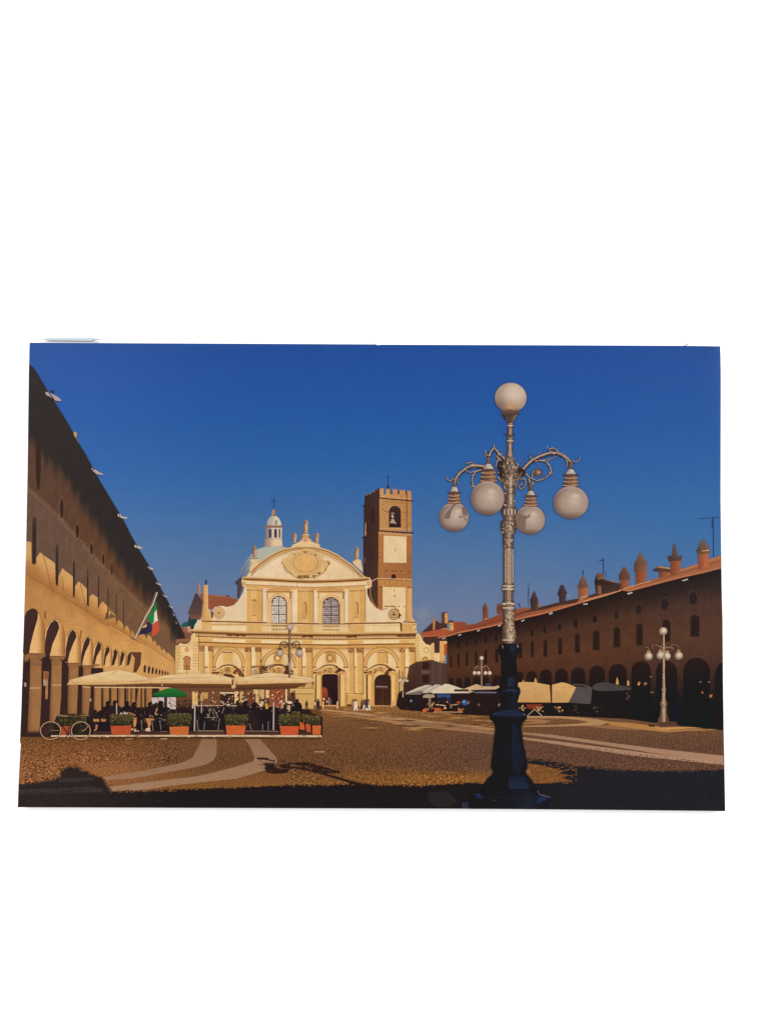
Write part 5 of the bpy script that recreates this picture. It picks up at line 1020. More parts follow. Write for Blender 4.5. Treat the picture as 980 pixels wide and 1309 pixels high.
hedge(C3("425,612 645,612 630,706 440,706"), C3("410,485 440,470 640,472 652,490 648,610 415,608"), (196, 84, 46), 'red hedge box, fourth in the row')
# big umbrellas
def bigumb(cvs, under, lab, folds=()):
    s = Part('umbrella', M_CLOTH, TR, lab); y0 = min(b for a, b in cvs); y1 = max(b for a, b in cvs)
    s.poly(under, vg(y1 - 2, (122, 76, 44), y1 + 6, (82, 50, 34)), 0); s.poly(cvs, lambda x, y: mix((226, 190, 138), (210, 164, 104), sst(y0 + (y1 - y0) * .55, y1, y)), 1, grid=4)
    for f in folds: s.line(f, .6, (176, 128, 78), 2)
    s.line([(a, b) for a, b in cvs[-2:]], .6, (120, 78, 46), 2); s.build()
bigumb(A3("322,466 345,435 440,410 560,385 620,376 648,370 670,377 750,395 855,430 852,458 620,466"), A3("400,464 860,455 980,455 980,478 640,474 480,478"), 'large cream umbrella, leftmost', [A3("345,440 380,462"), A3("345,440 325,464"), A3("648,372 600,400"), A3("720,450 850,432")])
bigumb(Fr(200, 720, 220)("-28,657 0,650 60,636 150,629 300,627 400,645 442,660 450,687 200,685 -28,684"), Fr(200, 720, 220)("-30,682 430,684 430,708 200,706 -20,708"), 'large cream umbrella, in the middle', [Fr(200, 720, 220)("-20,660 100,655 300,650"), ])
bigumb(Fr(200, 720, 220)("460,690 470,660 490,650 600,627 650,620 700,627 800,640 880,650 895,668 872,682 680,684"), Fr(200, 720, 220)("455,684 870,680 830,695 790,712 620,718 455,718"), 'large cream umbrella, rightmost', [Fr(200, 720, 220)("490,655 520,680"), Fr(200, 720, 220)("560,650 700,645 860,660")])
s = Part('umbrella_joint', M_FLAT, TR, 'folded canvas end between two umbrellas'); s.poly(Fr(200, 720, 220)("428,655 445,652 452,690 446,712 430,712 428,690"), (216, 178, 128)); s.poly(Fr(200, 720, 220)("430,660 440,660 440,695 430,695"), (112, 70, 44), 1); s.poly(Fr(200, 720, 220)("864,682 872,682 872,705 866,705"), (216, 184, 140)); s.build()
s = Part('umbrella_beam', M_FLAT, TR, 'pale beam under the left umbrella'); s.line(AU("10,232 330,235 600,235 790,238"), 1.4, (216, 176, 130)); s.disc(*AU("715,210")[0], 1, col=(220, 180, 130)); s.build()
s = Part('parasol', M_CLOTH, TR, 'small green parasol under the cream umbrellas'); s.poly(AU("620,322 622,298 660,282 760,246 800,240 850,241 900,262 975,298 970,330 740,334"), vg(880, (44, 112, 52), 891, (28, 88, 40)), 0, grid=3); s.line(AU("622,325 740,334 970,330"), .6, (20, 56, 32), 1); s.build()
# bicycle
s = Part('bicycle', M_FLAT, label='old bicycle with cream tyres parked at the left end of the terrace')
s.line(AC("405,1015 440,985 465,900 475,850"), 1.4, (52, 38, 36)); s.line(AC("475,868 600,870 750,880"), 1.5, (44, 32, 34)); s.line(AC("480,880 600,1050 745,1012 640,870"), 1.5, (40, 29, 31)); s.disc(*AC("602,1052")[0], 2.0, col=(60, 50, 54), lvl=1, seg=12); s.line(AC("600,1050 630,860"), 1.0, (44, 34, 34)); s.line(AC("405,1015 470,870"), 1.0, (60, 44, 38))
s.line(AC("440,845 500,832 560,850 600,845"), .9, (176, 140, 104)); s.line(AC("600,830 690,828"), 1.6, (50, 36, 34)); s.line(AC("740,840 845,845"), .8, (146, 108, 76)); s.line(AC("395,1010 500,1012"), .7, (176, 134, 96))
s.line(AC("575,1095 605,1040 640,1045 620,1100"), 1.0, (56, 50, 62)); s.line(AC("605,1090 630,1045"), .6, (190, 166, 146), 1); s.line(AC("760,1020 800,1000 830,960"), .8, (196, 146, 100)); bk = s.build()
for cx, cy, rx, ry, lab in ((405, 1013, 12.9, 11.3, 'front wheel with a cream tyre'), (749, 1014, 12.1, 11.5, 'rear wheel with a cream tyre')):
    x, y = AC("%g,%g" % (cx, cy))[0]; s = Part('wheel', M_FLAT, bk, lab); s.ring(x, y, rx, ry, .95, (196, 162, 124)); s.ring(x, y, rx + .55, ry + .5, .3, (96, 70, 52), 1); s.ring(x, y, rx - .8, ry - .8, .5, (80, 56, 44), 1)
    for k in range(12): a = k * .5236; s.line([(x, y), (x + (rx - 1) * math.cos(a), y + (ry - 1) * math.sin(a))], .16, (130, 98, 72), 1)
    s.disc(x, y, 1.1, col=(70, 52, 46), lvl=1, seg=8); s.build()
# people walking in front of the church
def walker(x, y, h, top, legs, lab):
    s = Part('person', M_FLAT, label=lab); w = h * .13
    s.poly([(x - w, y + h * .2), (x + w, y + h * .2), (x + w * 1.1, y + h * .55), (x - w * 1.1, y + h * .55)], top, 0); s.poly([(x - w, y + h * .54), (x + w, y + h * .54), (x + w * 1.3, y + h), (x + w * .4, y + h), (x, y + h * .68), (x - w * .5, y + h), (x - w * 1.4, y + h)], legs, 0)
    s.disc(x, y + h * .1, h * .075, h * .095, (84, 54, 42), 1, seg=8); s.build()
walker(406.6, 893, 14.5, (60, 44, 42), (70, 48, 40), 'dark figure striding past the open door'); walker(402.6, 894.5, 12, (206, 168, 120), (150, 108, 72), 'pale figure beside the striding one'); walker(392, 895, 12, (70, 48, 44), (120, 80, 56), 'lone figure left of the portal')
walker(451.4, 893.5, 14, (176, 120, 86), (150, 104, 80), 'person in tan left of a pair'); walker(454.6, 893.5, 14.5, (230, 206, 176), (236, 216, 190), 'person all in white, right of a pair')
walker(462.8, 894, 12, (120, 64, 46), (76, 50, 42), 'person in red-brown in the group'); walker(466, 893.5, 14, (96, 82, 90), (214, 190, 164), 'person in grey with pale trousers'); walker(471, 893.5, 14.5, (190, 140, 110), (232, 210, 184), 'person with white trousers at the end of the group'); walker(468.6, 893, 12, (70, 48, 46), (60, 46, 50), 'dark figure in the middle of the group')
for x, a, b, lab in ((413.2, 896.5, 905.6, 'stone bollard left of the open door'), (431.4, 896.5, 905.8, 'stone bollard right of the open door'), (500.8, 896, 904, 'stone bollard right of the closed door')):
    s = Part('bollard', M_WALL, label=lab); s.rect(x - .9, a, x + .9, b, (232, 196, 140)); s.rect(x + .5, a, x + 1.1, b, (160, 112, 70), 1); s.build()

# ---------------------------------------------------------------- small street lamps
def metal_line(s, pts, w, lvl=0, w2=None, base=(112, 84, 68), hi=(196, 164, 134)):
    s.line(pts, w, base, lvl, w2); s.line([(a + w * .18, b) for a, b in pts], w * .35, hi, lvl + 1, None if w2 is None else w2 * .35)
s = Part('street_lamp', M_METAL, label='small four-armed street lamp standing in the right shade')
def prof(s, cx, P_, colf, lvl=0):
    pts = [(cx - h, y) for y, h in P_] + [(cx + h, y) for y, h in P_[::-1]]; s.poly(pts, colf, lvl, grid=2)
LM = lambda cx, w, k=1: (lambda x, y: tuple(v * k for v in tab([(-w, (100, 74, 58)), (-w * .3, (150, 116, 90)), (w * .1, (212, 174, 136)), (w * .5, (146, 110, 84)), (w, (84, 60, 48))], x - cx)))
prof(s, 847.4, [(811, .8), (822, 1.0), (828, 1.6), (836, 1.1), (847, 1.3), (849, 1.8), (852, 1.3), (879, 1.8), (880, 3.2), (882, 3.0), (884, 2), (893, 2.4), (894, 3.6), (896, 2.4), (897.5, 4.8), (900, 5.2), (903, 3.6), (913, 4.6), (917, 5.8), (918, 6.8), (923, 7.4)], LM(847.4, 3.4)); r = random.Random(14); s.blobs(40, (846.2, 850, 848.8, 920), (.3, .8), [(70, 50, 42), (206, 168, 132), (96, 70, 56)], 1, r); s.rect(839.5, 922.5, 855.6, 925.4, (104, 72, 56), 1)
s.poly(P("838,923 862,922 866,926 842,928"), (90, 60, 46), 1); s.line(P("828,927 836,928"), 1.8, (44, 34, 34), 1)
LF = Fr(800, 790, 125)
for q in ("370,310 330,285 300,270 265,268 250,285 270,315", "190,292 215,295 225,320", "340,300 345,320", "380,300 430,295 465,312 470,300 440,290", "420,300 450,275 475,262 500,275 518,300 522,325", "330,290 360,270 390,285 410,295", "350,330 375,320 385,350"): metal_line(s, LF(q), 1.2, 1, .8, (96, 70, 56), (176, 142, 112))
sl = s.build()
for q in ("366,132", "220,383", "337,375", "405,383", "521,378"):
    x, y = LF(q)[0]; s = Part('globe', M_WALL, sl, 'top glass globe' if y < 815 else None); rx = 5.5 if y < 815 or q[0] in '25' else 5.2
    if y > 815: s.poly([(x - 2, y - 7.5), (x + 2, y - 7.5), (x + 2.6, y - 4), (x - 2.6, y - 4)], (170, 128, 92), 0)
    s.disc(x, y, rx if q[:3] != '405' else 4.6, rx * .95, lambda a, b, x=x, y=y: mix((218, 198, 172), (136, 110, 92), sst(1.2, 5.6, math.hypot(a - x - .8, b - y + 1.2))), 1, rings=4); s.build()
s = Part('street_lamp', M_METAL, label='distant small street lamp in front of the right arcade')
s.line(P("615.2,843 615.4,879"), 1.3, (196, 160, 128)); s.line(P("615.6,843 615.8,879"), .4, (110, 84, 70), 1)
s.line(P("615,853 609,851 607,855"), .7, (176, 140, 110)); s.line(P("615,855 605.6,853 605.6,858"), .6, (150, 118, 94)); s.line(P("615.4,853 621,851 624.4,854 625.2,858"), .7, (176, 140, 110)); s.line(P("615,855 619,853 620,857"), .6, (150, 118, 94)); s2 = s.build()
for x, y, rr_ in ((615, 841.2, 2.9), (606, 860.2, 2.6), (611.2, 860.2, 2.7), (619.8, 860.2, 2.6), (625.2, 860.3, 2.7)):
    s = Part('globe', M_WALL, s2); s.disc(x, y, rr_, rr_, lambda a, b, x=x, y=y: mix((224, 204, 178), (140, 112, 94), sst(1, 3.2, math.hypot(a - x - .4, b - y + .5))), rings=3, seg=16); s.build()
s = Part('street_lamp', M_METAL, label='slender street lamp in front of the left part of the church')
prof(s, 370.2, [(806, .9), (810, 1.4), (811, .9), (820, 1.0), (825, 2.2), (828, 1.4), (836, 1.3), (838, 2.2), (842, 1.4), (850, 1.5), (866, 1.4)], lambda x, y: mix((76, 50, 38), (176, 134, 98), sst(369, 371.4, x)))
for q in ("575,330 545,300 515,295 485,305 475,340 465,365", "600,330 640,305 680,290 710,305 715,340 705,365"): s.line(fG(q), 1.2, (92, 62, 46), 1)
for q, a in (("530,345", 0), ("650,345", 1)): x, y = fG(q)[0]; s.ring(x, y, 2.4, 2.0, 1.0, (100, 68, 50), 2); s.disc(x, y, 1.0, col=(190, 146, 100), lvl=3, seg=8)
s.poly(fG("540,595 575,590 578,700 555,705 540,660"), (84, 54, 42), 2); s.line(fG("590,560 592,690"), 1.2, (206, 170, 140), 2); s.ring(*fG("612,680")[0], 2.2, 2.6, .9, (116, 74, 48), 2); s3 = s.build()
for q, rx, ry in (("592,112", 4.2, 4.2), ("467,440", 4.0, 4.5), ("710,440", 4.5, 5.0)):
    x, y = fG(q)[0]; s = Part('globe', M_WALL, s3); s.poly([(x - 1.6, y - ry - 2.4), (x + 1.6, y - ry - 2.4), (x + 2.4, y - ry + 1.2), (x - 2.4, y - ry + 1.2)] if ry > 4.3 else [(x - 1.6, y + ry - 1), (x + 1.6, y + ry - 1), (x + .7, y + ry + 2.4), (x - .7, y + ry + 2.4)], (84, 54, 42), 0)
    s.disc(x, y, rx, ry, lambda a, b, x=x, y=y: mix((200, 176, 156), (150, 120, 104), sst(1.5, 4.8, math.hypot(a - x - .8, b - y + 1))), 1, rings=4); s.build()
s = Part('street_lamp', M_METAL, label='faint thinner lamp behind the umbrellas, left of the slender one')
s.line(fG("228,500 230,560"), .8, (130, 86, 54)); s.disc(*fG("226,498")[0], 1.9, 1.9, (206, 170, 130), 1, seg=12); s.poly(fG("210,600 260,598 290,640 265,690 225,705 215,650"), (110, 70, 46), 0)
s.line(fG("110,612 160,605 215,600"), 1.1, (116, 76, 48)); s.line(fG("250,600 300,620 340,600"), 1.1, (110, 70, 46)); s.poly(fG("150,640 170,640 178,680 165,705 140,700 132,675"), (176, 150, 130), 1); s.blobs(22, (330, 850, 342, 861), (.5, 1.3), [(110, 70, 46), (206, 160, 104), (84, 54, 38), (176, 130, 84)], 1, random.Random(8)); s.build()
s = Part('street_lamp', M_METAL, label='tiny white street lamp at the corner of the church')
s.line(fD("447,590 448,745"), 1.1, (206, 178, 150)); s.line(fD("443,480 445,590"), .6, (130, 90, 62)); s.disc(*fD("442,480")[0], .8, col=(180, 140, 100), seg=8)
for q in ("410,572", "424,560", "440,578", "470,566", "492,572"): s.disc(*fD(q)[0], 1.7, 1.7, (204, 180, 150), 1, seg=10)
s.line(fD("400,548 440,540 500,548"), .8, (150, 112, 80)); s.build()

# ---------------------------------------------------------------- the big street lamp
G1 = Fr(610, 480, 90); G2 = Fr(640, 560, 120); G3 = Fr(620, 640, 70, 482); G4 = Fr(600, 810, 110); G5 = Fr(590, 920, 130); G6 = Fr(550, 560, 100)
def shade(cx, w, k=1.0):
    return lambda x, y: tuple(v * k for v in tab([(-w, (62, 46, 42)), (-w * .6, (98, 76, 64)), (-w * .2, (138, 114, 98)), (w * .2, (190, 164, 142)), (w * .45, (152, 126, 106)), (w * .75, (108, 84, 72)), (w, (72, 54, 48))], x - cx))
lampo = Part('street_lamp', M_METAL, label='big ornate street lamp with five frosted globes and a dark blue base, in the foreground')
s = lampo
# arms behind the post
RA = random.Random(77)
def arm(q, w, w2=None, fr=G2, lvl=0, dark=0):
    p = fr(q); w *= 1.22; w2 = w2 and w2 * 1.22
    for (a, b), (c_, d_) in zip(p, p[1:]):
        L_ = math.hypot(c_ - a, d_ - b)
        for _ in range(int(L_ / 2.6)):
            t_ = RA.random(); x = a + (c_ - a) * t_; y = b + (d_ - b) * t_; an = RA.random() * 6.3; q_ = RA.uniform(.5, 1.2) * (.5 + w * .36)
            s.poly([(x, y), (x + q_ * math.cos(an) + .4, y + q_ * math.sin(an)), (x + q_ * .9 * math.cos(an + .8), y + q_ * .9 * math.sin(an + .8))], RA.choice([(70, 52, 46), (150, 122, 102), (206, 178, 152), (104, 80, 68)]), lvl + RA.choice([0, 3]))
    s.line(p, w, (60, 44, 40), lvl, w2); s.line([(a + .3, b - w * .12) for a, b in p], w * .5, (146, 118, 96) if not dark else (108, 86, 74), lvl + 1, (w2 or w) * .5); s.line([(a + .3, b - w * .22) for a, b in p], w * .2, (196, 170, 144), lvl + 2, (w2 or w) * .2)
arm("225,335 260,295 310,245 400,195 500,162 580,160 650,190 700,225 722,270", 4.6, 3.2)
arm("235,360 300,420 370,448 430,435 480,400 510,370", 2.0, 1.6); arm("510,385 518,340 500,285 460,245 400,235 350,250", 2.2, 1.8); arm("330,440 320,400 330,350 360,330", 1.8)
arm("400,240 480,225 540,215 575,190", 1.5, 1.0); arm("735,240 780,255 810,235 822,200", 1.6, 1.2); arm("690,240 680,290 668,310", 1.4); arm("640,190 670,215 690,260", 1.4)
arm("520,150 490,120 530,105 570,120 580,140", 1.8); arm("330,232 305,205 300,190", 1.4); arm("500,360 540,378", 1.6)
arm("200,440 240,420 260,470 235,520 200,540 180,510 215,480", 2.2, 1.6); arm("285,430 300,470 300,540", 3.0, 2.6); arm("325,450 335,490", 1.6)
arm("160,590 170,600", 1.0); arm("380,265 382,290", .8)
# left arms
arm("670,362 600,352 520,352 440,385 370,440 320,500 298,570", 4.4, 3.4, G6); arm("290,510 245,545 205,520 200,495", 1.6, 1.8, G6); arm("445,320 500,310 560,330 480,340", 1.6, 1.4, G6); arm("440,385 440,410 490,435 560,420 650,400", 1.8, 1.4, G6)
arm("640,400 560,425 530,470 515,540 530,590 548,620", 2.6, 1.8, G6); arm("525,580 490,600", 1.0, .8, G6); arm("340,500 335,550 350,580", 1.2, .9, G6)
arm("730,240 750,180 790,130 830,170 870,220 920,260 950,300", 3.6, 3.2, G6); arm("680,165 690,215 720,225 735,215", 2.2, 1.6, G6); arm("785,90 790,125", 1.4, 1.4, G6)
arm("820,230 850,260 820,310 815,370", 2.2, 1.6, G6); arm("850,250 900,320 930,400 925,480", 2.6, 2, G6); arm("840,430 890,490 850,510 900,560 925,620", 2.2, 1.8, G6); arm("850,180 840,230", 1.8, 1.2, G6); arm("880,400 860,470", 1.6, 1.2, G6)
for x_, y_ in ((597, 596), (606, 607), (632, 571), (640, 580), (645, 590), (636, 602), (641, 612), (667, 588), (676, 582), (689, 579), (700, 574), (708, 575), (716, 580), (722, 585), (700, 588), (703, 600), (695, 611), (665, 615), (668, 622), (671, 605), (604, 622), (619, 584)):
    for _ in range(7):
        an = RA.random() * 6.3; q_ = RA.uniform(.9, 2.1); x = x_ + RA.gauss(0, 1.5); y = y_ + RA.gauss(0, 1.5)
        s.poly([(x, y), (x + q_ * math.cos(an) + .5, y + q_ * math.sin(an)), (x + q_ * .8 * math.cos(an + .9), y + q_ * .8 * math.sin(an + .9))], RA.choice([(70, 52, 46), (150, 122, 102), (206, 178, 152), (92, 70, 60)]), RA.choice([1, 3, 4]))
# rosette inside the right scroll
cx, cy = G2("385,360")[0]
s.disc(cx, cy, 5.6, 5.3, (78, 60, 54), 3)
for k in range(7): a = k * .9; s.disc(cx + 3.9 * math.cos(a), cy + 3.7 * math.sin(a), 1.6, col=(112, 88, 76), lvl=4, seg=8)
s.disc(cx + .4, cy - .2, 2.0, col=(176, 148, 124), lvl=5, seg=10)
lo = s.build()
def neckset(name_, cx, ycap, ystem, wcap, yfl, wfl, yn0, yn1, wn0, wn1, lab):
    s = Part(name_, M_METAL, lo, lab)
    s.poly([(cx - 1.8, ystem), (cx + 1.8, ystem), (cx + 2.6, ycap), (cx - 2.6, ycap)], shade(cx, 3), 0); s.line([(cx - 2.8, ycap - 1.2), (cx + 2.8, ycap - 1.2)], 1.3, (96, 72, 60), 1)
    s.poly([(cx - 2.4, ycap - 1), (cx + 2.4, ycap - 1), (cx + wcap, yfl + .2), (cx - wcap, yfl + .2)], lambda x, y: mix((150, 128, 116), (206, 184, 164), sst(cx - wcap, cx + 1, x)), 1)
    s.poly([(cx - wn0, yn0), (cx + wn0, yn0), (cx + wn0 * .95, yn0 + (yn1 - yn0) * .35), (cx + wn1, yn1), (cx - wn1, yn1), (cx - wn0 * .95, yn0 + (yn1 - yn0) * .35)], lambda x, y: tab([(-wn1, (74, 54, 48)), (0, (118, 86, 68)), (wn1 * .45, (156, 116, 88)), (wn1, (96, 68, 56))], x - cx), 2, grid=2)
    n = 3
    for i in range(n):
        y = yn0 + (yn1 - yn0) * (.28 + .7 * i / (n - 1) - .06); w = wn0 + (wn1 - wn0) * max(0, (i + 1) / n) - .2
        s.line([(cx - w, y), (cx - w * .3, y + .7), (cx + w * .4, y + .7), (cx + w, y)], 1.3, (182, 138, 106), 3); s.line([(cx - w, y + 1.1), (cx - w * .3, y + 1.8), (cx + w * .4, y + 1.8), (cx + w, y + 1.1)], 1.0, (84, 58, 48), 3)
    s.poly([(cx - wfl, yfl), (cx - wfl * .5, yfl - .6), (cx + wfl * .5, yfl - .6), (cx + wfl, yfl), (cx + wfl * .6, yfl + 2.2), (cx - wfl * .6, yfl + 2.2)], (84, 66, 64), 4); s.build()
def globe(cx, cy, rx, ry, lab, sh=()):
    s = Part('globe', M_FLAT, lo, lab)
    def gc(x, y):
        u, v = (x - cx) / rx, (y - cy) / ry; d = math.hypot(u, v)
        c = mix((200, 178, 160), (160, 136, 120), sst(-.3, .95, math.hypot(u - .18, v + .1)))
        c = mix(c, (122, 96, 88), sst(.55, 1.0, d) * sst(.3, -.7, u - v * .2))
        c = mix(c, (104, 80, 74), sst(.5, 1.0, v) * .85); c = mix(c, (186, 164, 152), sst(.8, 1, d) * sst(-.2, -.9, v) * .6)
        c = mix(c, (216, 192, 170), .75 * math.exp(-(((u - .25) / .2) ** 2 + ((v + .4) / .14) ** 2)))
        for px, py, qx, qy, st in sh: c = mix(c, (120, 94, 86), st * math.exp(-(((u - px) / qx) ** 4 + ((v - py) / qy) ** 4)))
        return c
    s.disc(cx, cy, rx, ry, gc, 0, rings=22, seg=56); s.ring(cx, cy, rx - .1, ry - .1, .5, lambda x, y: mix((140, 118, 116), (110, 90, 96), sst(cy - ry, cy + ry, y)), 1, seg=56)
    return s
# rear left small, rear right small
x0, y0 = G6("292,990")[0]
g = globe(x0, y0, 18.9, 18.8, 'lowest left frosted globe with arm shadows on it'); 
for q in ("300,810 250,880 200,930 160,1000 190,1010 240,1010 250,960 270,890 320,830", "390,860 440,870 465,930 460,970 430,975 395,920", "340,985 385,975 390,990 375,1005"): g.poly(G6(q), (124, 98, 94), 1)
g.line(G6("395,930 410,980 440,1020 460,1030"), 1.1, (116, 90, 88), 2); g.build()
neckset('lamp_neck', x0 + .6, 623.4, 617, 5.4, 629, 9.8, 631, 643, 6.2, 8.6, 'small dark metal neck, far left')
x0, y0 = G2("302,855")[0]
g = globe(x0, y0, 19, 18.6, 'lower right frosted globe behind the post, with a hooked shadow')
g.poly(G2("165,790 200,788 230,800 262,815 290,815 282,800 300,795 303,815 290,830 268,840 258,850 255,880 258,930 245,960 200,960 160,900 148,850"), (128, 100, 90), 1); g.build()
neckset('lamp_neck', x0 + 1, 628.5, 617, 5.4, 633.5, 10, 634.5, 646.5, 6, 8.6, 'metal neck of the lower right globe')
# post
s = Part('lamp_post', M_METAL, lo, 'pale fluted metal post above the dark base')
def prof2(cxs, P_, k=1.0, lvl=0, w=None, mat=None):
    for (y0, h0, c0), (y1, h1, c1) in zip(P_, P_[1:]):
        cc = (c0 + c1) / 2; ww = w or max(h0, h1)
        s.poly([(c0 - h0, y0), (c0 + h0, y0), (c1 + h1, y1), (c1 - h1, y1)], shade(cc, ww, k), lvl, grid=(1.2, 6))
c = 651.4
prof2(0, [(538, 3.6, 651.9), (541, 3.6, 651.8), (541.1, 4.1, 651.8), (544.5, 4.1, 651.7), (545, 3.2, 651.6), (552, 3.2, 651.4), (553, 3.4, 651.4), (563, 3.7, 651.3), (563.1, 4.9, 651.2), (566, 4.6, 651.1), (566.5, 3.2, 651), (578, 3.6, 651), (584, 4.8, 651)])
for y in (540.5, 543.2, 547, 566.6, 565.2): s.line([(647.6, y), (655.4, y)], .7, (92, 64, 52), 1)
s.line(P("648,543.9 655.4,543.9"), .9, (222, 186, 160), 1); s.line(P("647.6,563.6 655.6,563.6"), 1.0, (216, 184, 158), 1)
s.poly(G1("350,812 380,805 400,825 425,800 455,840 480,795 520,828 500,835 478,830 455,880 425,830 395,835"), (84, 60, 52), 2)
# ornate middle
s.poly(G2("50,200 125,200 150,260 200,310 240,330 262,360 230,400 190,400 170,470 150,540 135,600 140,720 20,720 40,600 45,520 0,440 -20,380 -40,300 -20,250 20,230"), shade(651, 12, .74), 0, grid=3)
r = random.Random(33)
for _ in range(150):
    x = r.gauss(651, 7.5); y = r.uniform(586, 646)
    if abs(x - 651) > (12 + (606 - y) * .1 if y < 612 else 7): continue
    w = r.uniform(.7, 2.0); a = r.random() * 3.1
    s.line([(x - w * math.cos(a), y - w * math.sin(a)), (x, y + r.uniform(-.6, .6)), (x + w * math.cos(a), y + w * math.sin(a))], r.uniform(.6, 1.3), r.choice([(56, 40, 38), (206, 178, 150), (146, 118, 98), (64, 46, 42), (186, 154, 126)]), 1)
s.poly(G2("75,400 118,400 125,480 120,560 130,700 60,700 55,560 72,480"), shade(651.5, 4.6, 1.08), 2, grid=1.5)
for q in ("55,370 130,370", "50,510 150,515", "45,710 140,712", "60,580 130,585"): s.line(G2(q), 1.0, (82, 60, 50), 3)
for q in ("150,440 190,400 215,360", "150,520 170,440 200,400", "50,560 40,480 10,420"): s.line(G2(q), 1.6, (126, 100, 82), 3)
# bulge + capital
prof2(0, [(646.5, 7.2, 650), (650, 8.6, 650), (653, 10.2, 650.2), (657, 10.2, 650.2), (661, 7.4, 650.2), (664, 6.8, 650), (666, 9.6, 649.6), (674, 10.2, 649.4), (680, 8.6, 649.2), (683, 6.8, 649), (687, 6.6, 649), (687.1, 7.0, 649), (699, 6.4, 648.9)], .92, 4)
for k in range(8): s.line([(642.5 + k * 2.2, 651.5), (642 + k * 2.3, 657.5)], .9, (216, 190, 162) if k % 2 else (96, 70, 58), 5)
for y in (648.6, 659.6, 665.6, 687.5, 700): s.line([(643, y), (657, y + .2)], .9, (74, 52, 46), 5)
for _ in range(70):
    x = r.uniform(640, 659); y = r.uniform(667, 682); w = r.uniform(.6, 1.7); s.line([(x - w, y), (x, y + r.uniform(-1.4, 1.4)), (x + w * .8, y + r.uniform(-.6, .6))], r.uniform(.6, 1.2), r.choice([(58, 42, 38), (206, 180, 152), (70, 50, 44), (156, 128, 106)]), 5)
for _ in range(26):
    x = r.uniform(643.5, 654.5); y = r.uniform(690, 699); s.line([(x, y - 1.4), (x + .3, y + 1.4)], .8, r.choice([(86, 62, 54), (206, 178, 148)]), 5)
# fluted shaft
prof2(0, [(699, 6.2, 649), (747, 6.2, 649), ], 1.05, 4, 6.4)
prof2(0, [(747, 7.4, 649), (755, 7.4, 649)], 1.08, 4, 7.4)
prof2(0, [(755, 6.2, 649), (768, 6.3, 649), (770, 7.4, 649), (774, 7.0, 649), (777, 9.0, 649.4), (780, 9.2, 649.4), (782, 6.8, 649.4), (800, 7.8, 649.8), (810, 9.2, 650.2), (815, 9.4, 650.2), (817, 8.8, 650), (820, 8.8, 650), (822, 5.6, 650), (826, 7, 650)], 1.04, 4)
for k, x in enumerate((644.4, 646.2, 648.2, 650.4, 652.6, 654.4)):
    s.line([(x, 702), (x, 745)], .7, (92, 68, 58) if k < 5 else (120, 94, 78), 5); s.line([(x + .8, 702), (x + .8, 745)], .6, (206, 176, 148), 5); s.line([(x, 757), (x, 767)], .7, (92, 68, 58), 5)
for y, v in ((746.6, 0), (749, 1), (753, 1), (755.4, 0), (768, 0), (771.5, 1), (774.4, 0), (777, 1), (780.8, 0), (818, 1), (820.4, 0)): s.line([(641.8, y), (656.6, y)], 1.0, (222, 192, 162) if v else (72, 50, 42), 6)
for _ in range(150):
    y = r.uniform(783, 815); hw = 6 + (y - 783) * .09; x = 649.8 + r.uniform(-hw, hw); w = r.uniform(.5, 1.2); s.line([(x - w * .5, y - w), (x + w * .3, y), (x - w * .2, y + w)], .8, r.choice([(84, 62, 48), (222, 194, 156), (190, 158, 122), (120, 94, 74)]) if x > 646 else r.choice([(60, 44, 40), (96, 74, 62)]), 6)
for _ in range(24): x = r.uniform(642, 656); s.line([(x - .8, 772.6), (x + .6, 773)], 1.2, r.choice([(206, 180, 150), (84, 60, 50)]), 7)
s.build()
s = Part('lamp_base', M_DARK, lo, 'heavy dark blue lower post and flared base')
dk = lambda cx, w: (lambda x, y: mix(tab([(-w, (22, 20, 26)), (-w * .3, (28, 26, 34)), (w * .18, (30, 32, 39)), (w * .5, (35, 39, 50)), (w * .8, (29, 31, 40)), (w, (24, 26, 38))], x - cx), (26, 22, 24), .35 + .3 * math.sin(y * .09)))
BP = [(822, 6, 649.8), (824.5, 12, 649.8), (829, 14, 649.8), (834.5, 12.6, 649.6), (838, 10.6, 649.8), (846, 9.2, 649.6), (852, 10.0, 650), (862, 9.8, 650), (872, 10.6, 650.4), (877, 10.6, 650.6), (879, 12.4, 651.2), (883, 13.2, 651.6), (888, 12.4, 651.4), (891, 10.4, 650.6), (896, 10.2, 650.2), (902, 10.6, 649.6), (906, 13.6, 649.2), (910, 19.4, 649), (913, 22.6, 649), (916.5, 24, 649), (919, 23.2, 649), (924, 18, 649), (930, 16.6, 649), (950, 19, 649.4), (966, 21.6, 650), (978, 23.4, 650.2), (982, 23.2, 650.4), (986, 20.4, 650.4), (990, 22.6, 650.4), (995, 28, 650), (1001, 31.6, 650), (1005, 32.6, 650), (1009, 32, 650), (1012, 33.5, 650), (1015, 45, 650), (1020, 49, 650.4), (1026, 50.6, 650.4), (1033.7, 49.6, 650.4)]
for (a, h0, c0), (b, h1, c1) in zip(BP, BP[1:]): s.poly([(c0 - h0, a), (c0 + h0, a), (c1 + h1, b), (c1 - h1, b)], dk((c0 + c1) / 2, max(h0, h1)), 0, grid=(3, 6))
s.poly(P("650,926 660,926 664,986 652,986"), (30, 34, 48), 1); s.poly(P("650,926 653,926 655,986 650,986"), (24, 22, 26), 2)
s.poly(G5("445,590 560,585 620,600 650,640 640,668 450,668"), (34, 42, 60), 1); s.poly(G5("450,545 600,545 640,580 560,585 450,585"), (31, 36, 52), 1)
s.poly(G4("260,912 380,870 520,860 600,900 625,930 560,945 400,940 270,930"), (36, 43, 61), 1); s.line(G4("262,912 330,905"), .8, (60, 66, 84), 2); s.line(G4("610,912 630,925"), .9, (130, 130, 142), 2)
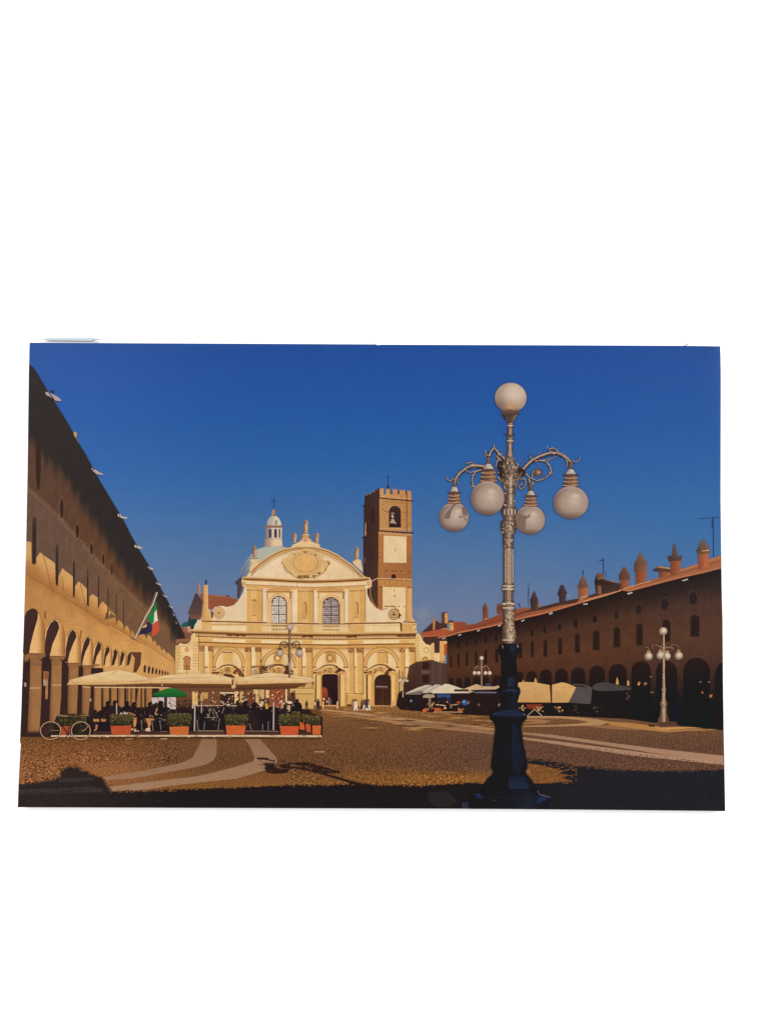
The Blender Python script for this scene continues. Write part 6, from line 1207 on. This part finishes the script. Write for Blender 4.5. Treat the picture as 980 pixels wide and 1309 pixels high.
s.poly(G4("430,500 500,490 520,540 500,600 430,600"), (36, 41, 56), 1); s.line(G4("370,655 560,655"), 1.0, (40, 48, 70), 2); s.poly(G4("410,630 500,628 520,650 420,652"), (44, 50, 68), 1)
s.poly(G4("455,150 505,150 520,185 470,190"), (38, 46, 68), 1); s.line(G4("370,130 375,165"), 1.1, (160, 130, 112), 2); s.line(G4("540,130 552,155"), 1.1, (176, 146, 126), 2); s.line(G4("370,285 530,285"), .7, (20, 17, 22), 1)
for q, c_ in (("345,480 520,480", (22, 18, 22)), ("340,615 545,615", (20, 17, 22)), ("350,700 550,705", (20, 17, 22))): s.line(G4(q), .9, c_, 1)
s.poly(G5("110,710 170,705 195,735 190,765 140,745"), (32, 44, 70), 3); s.poly(G5("730,750 790,725 830,745 800,780 720,800"), (32, 46, 76), 3); s.line(G5("725,680 745,715 850,745"), 1.6, (84, 80, 84), 4); s.line(G5("240,668 690,665"), .8, (20, 18, 26), 2); s.line(G5("195,745 730,745"), .7, (40, 36, 44), 2)
s.poly(G5("0,790 60,790 70,850 0,855"), (44, 48, 62), 2); s.disc(*G5("312,776")[0], .9, col=(90, 76, 74), lvl=4, seg=8)
s.build()
# top globe
s = Part('lamp_cup', M_METAL, lo, 'flared cup under the top globe'); s.poly(G1("325,515 360,500 460,480 560,505 585,515 540,570 505,630 495,655 415,655 390,620 350,570"), lambda x, y: mix((60, 44, 40), (112, 84, 66), sst(644, 660, x)), 0, grid=2)
s.line(G1("400,560 420,640"), .7, (120, 90, 72), 1); s.line(G1("540,530 490,630"), .7, (150, 118, 92), 1); s.build()
s = Part('globe', M_FLAT, lo, 'topmost frosted globe with a warm glow at its foot'); cx, cy, rx, ry = 652.2, 508.6, 20.3, 19.2
def tg(x, y):
    u, v = (x - cx) / rx, (y - cy) / ry; d = math.hypot(u, v); c = mix((204, 182, 160), (160, 134, 118), sst(.2, 1.2, math.hypot(u - .25, v + .3)))
    c = mix(c, (118, 90, 80), sst(.1, -1, u) * sst(-.2, .7, v)); c = mix(c, (112, 84, 68), sst(.62, .95, v)); c = mix(c, (196, 146, 96), .85 * math.exp(-((u / .26) ** 2 + ((v - .56) / .26) ** 2)))
    return mix(c, (206, 186, 164), .6 * math.exp(-(((u - .3) / .2) ** 2 + ((v + .36) / .14) ** 2)))
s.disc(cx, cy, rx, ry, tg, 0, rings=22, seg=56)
s.poly(G1("330,515 400,480 450,470 500,490 540,480 582,515 560,545 500,560 420,560 350,545"), lambda x, y: mix((104, 78, 62), (78, 58, 48), sst(525, 531, y)), 1, grid=2); s.ring(cx, cy, rx - .1, ry - .1, .5, (118, 104, 116), 1, math.pi * .95, math.pi * 2.1, seg=40); s.build()
# front left big, right big
x0, y0 = G6("712,755")[0]
neckset('lamp_neck', 623.8, 594.2, 585, 7, 600, 10.2, 601, 616, 8.4, 11.2, 'metal neck above the biggest left globe')
globe(x0, y0, 21.5, 21.7, 'biggest frosted globe, left of the post').build()
neckset('lamp_neck', 728.8, 601, 590, 6.8, 606.6, 12.2, 608, 621.5, 7.8, 10.2, 'metal neck above the far right globe')
x0, y0 = G2("727,674")[0]
globe(x0, y0, 22.2, 20.8, 'far right frosted globe').build()
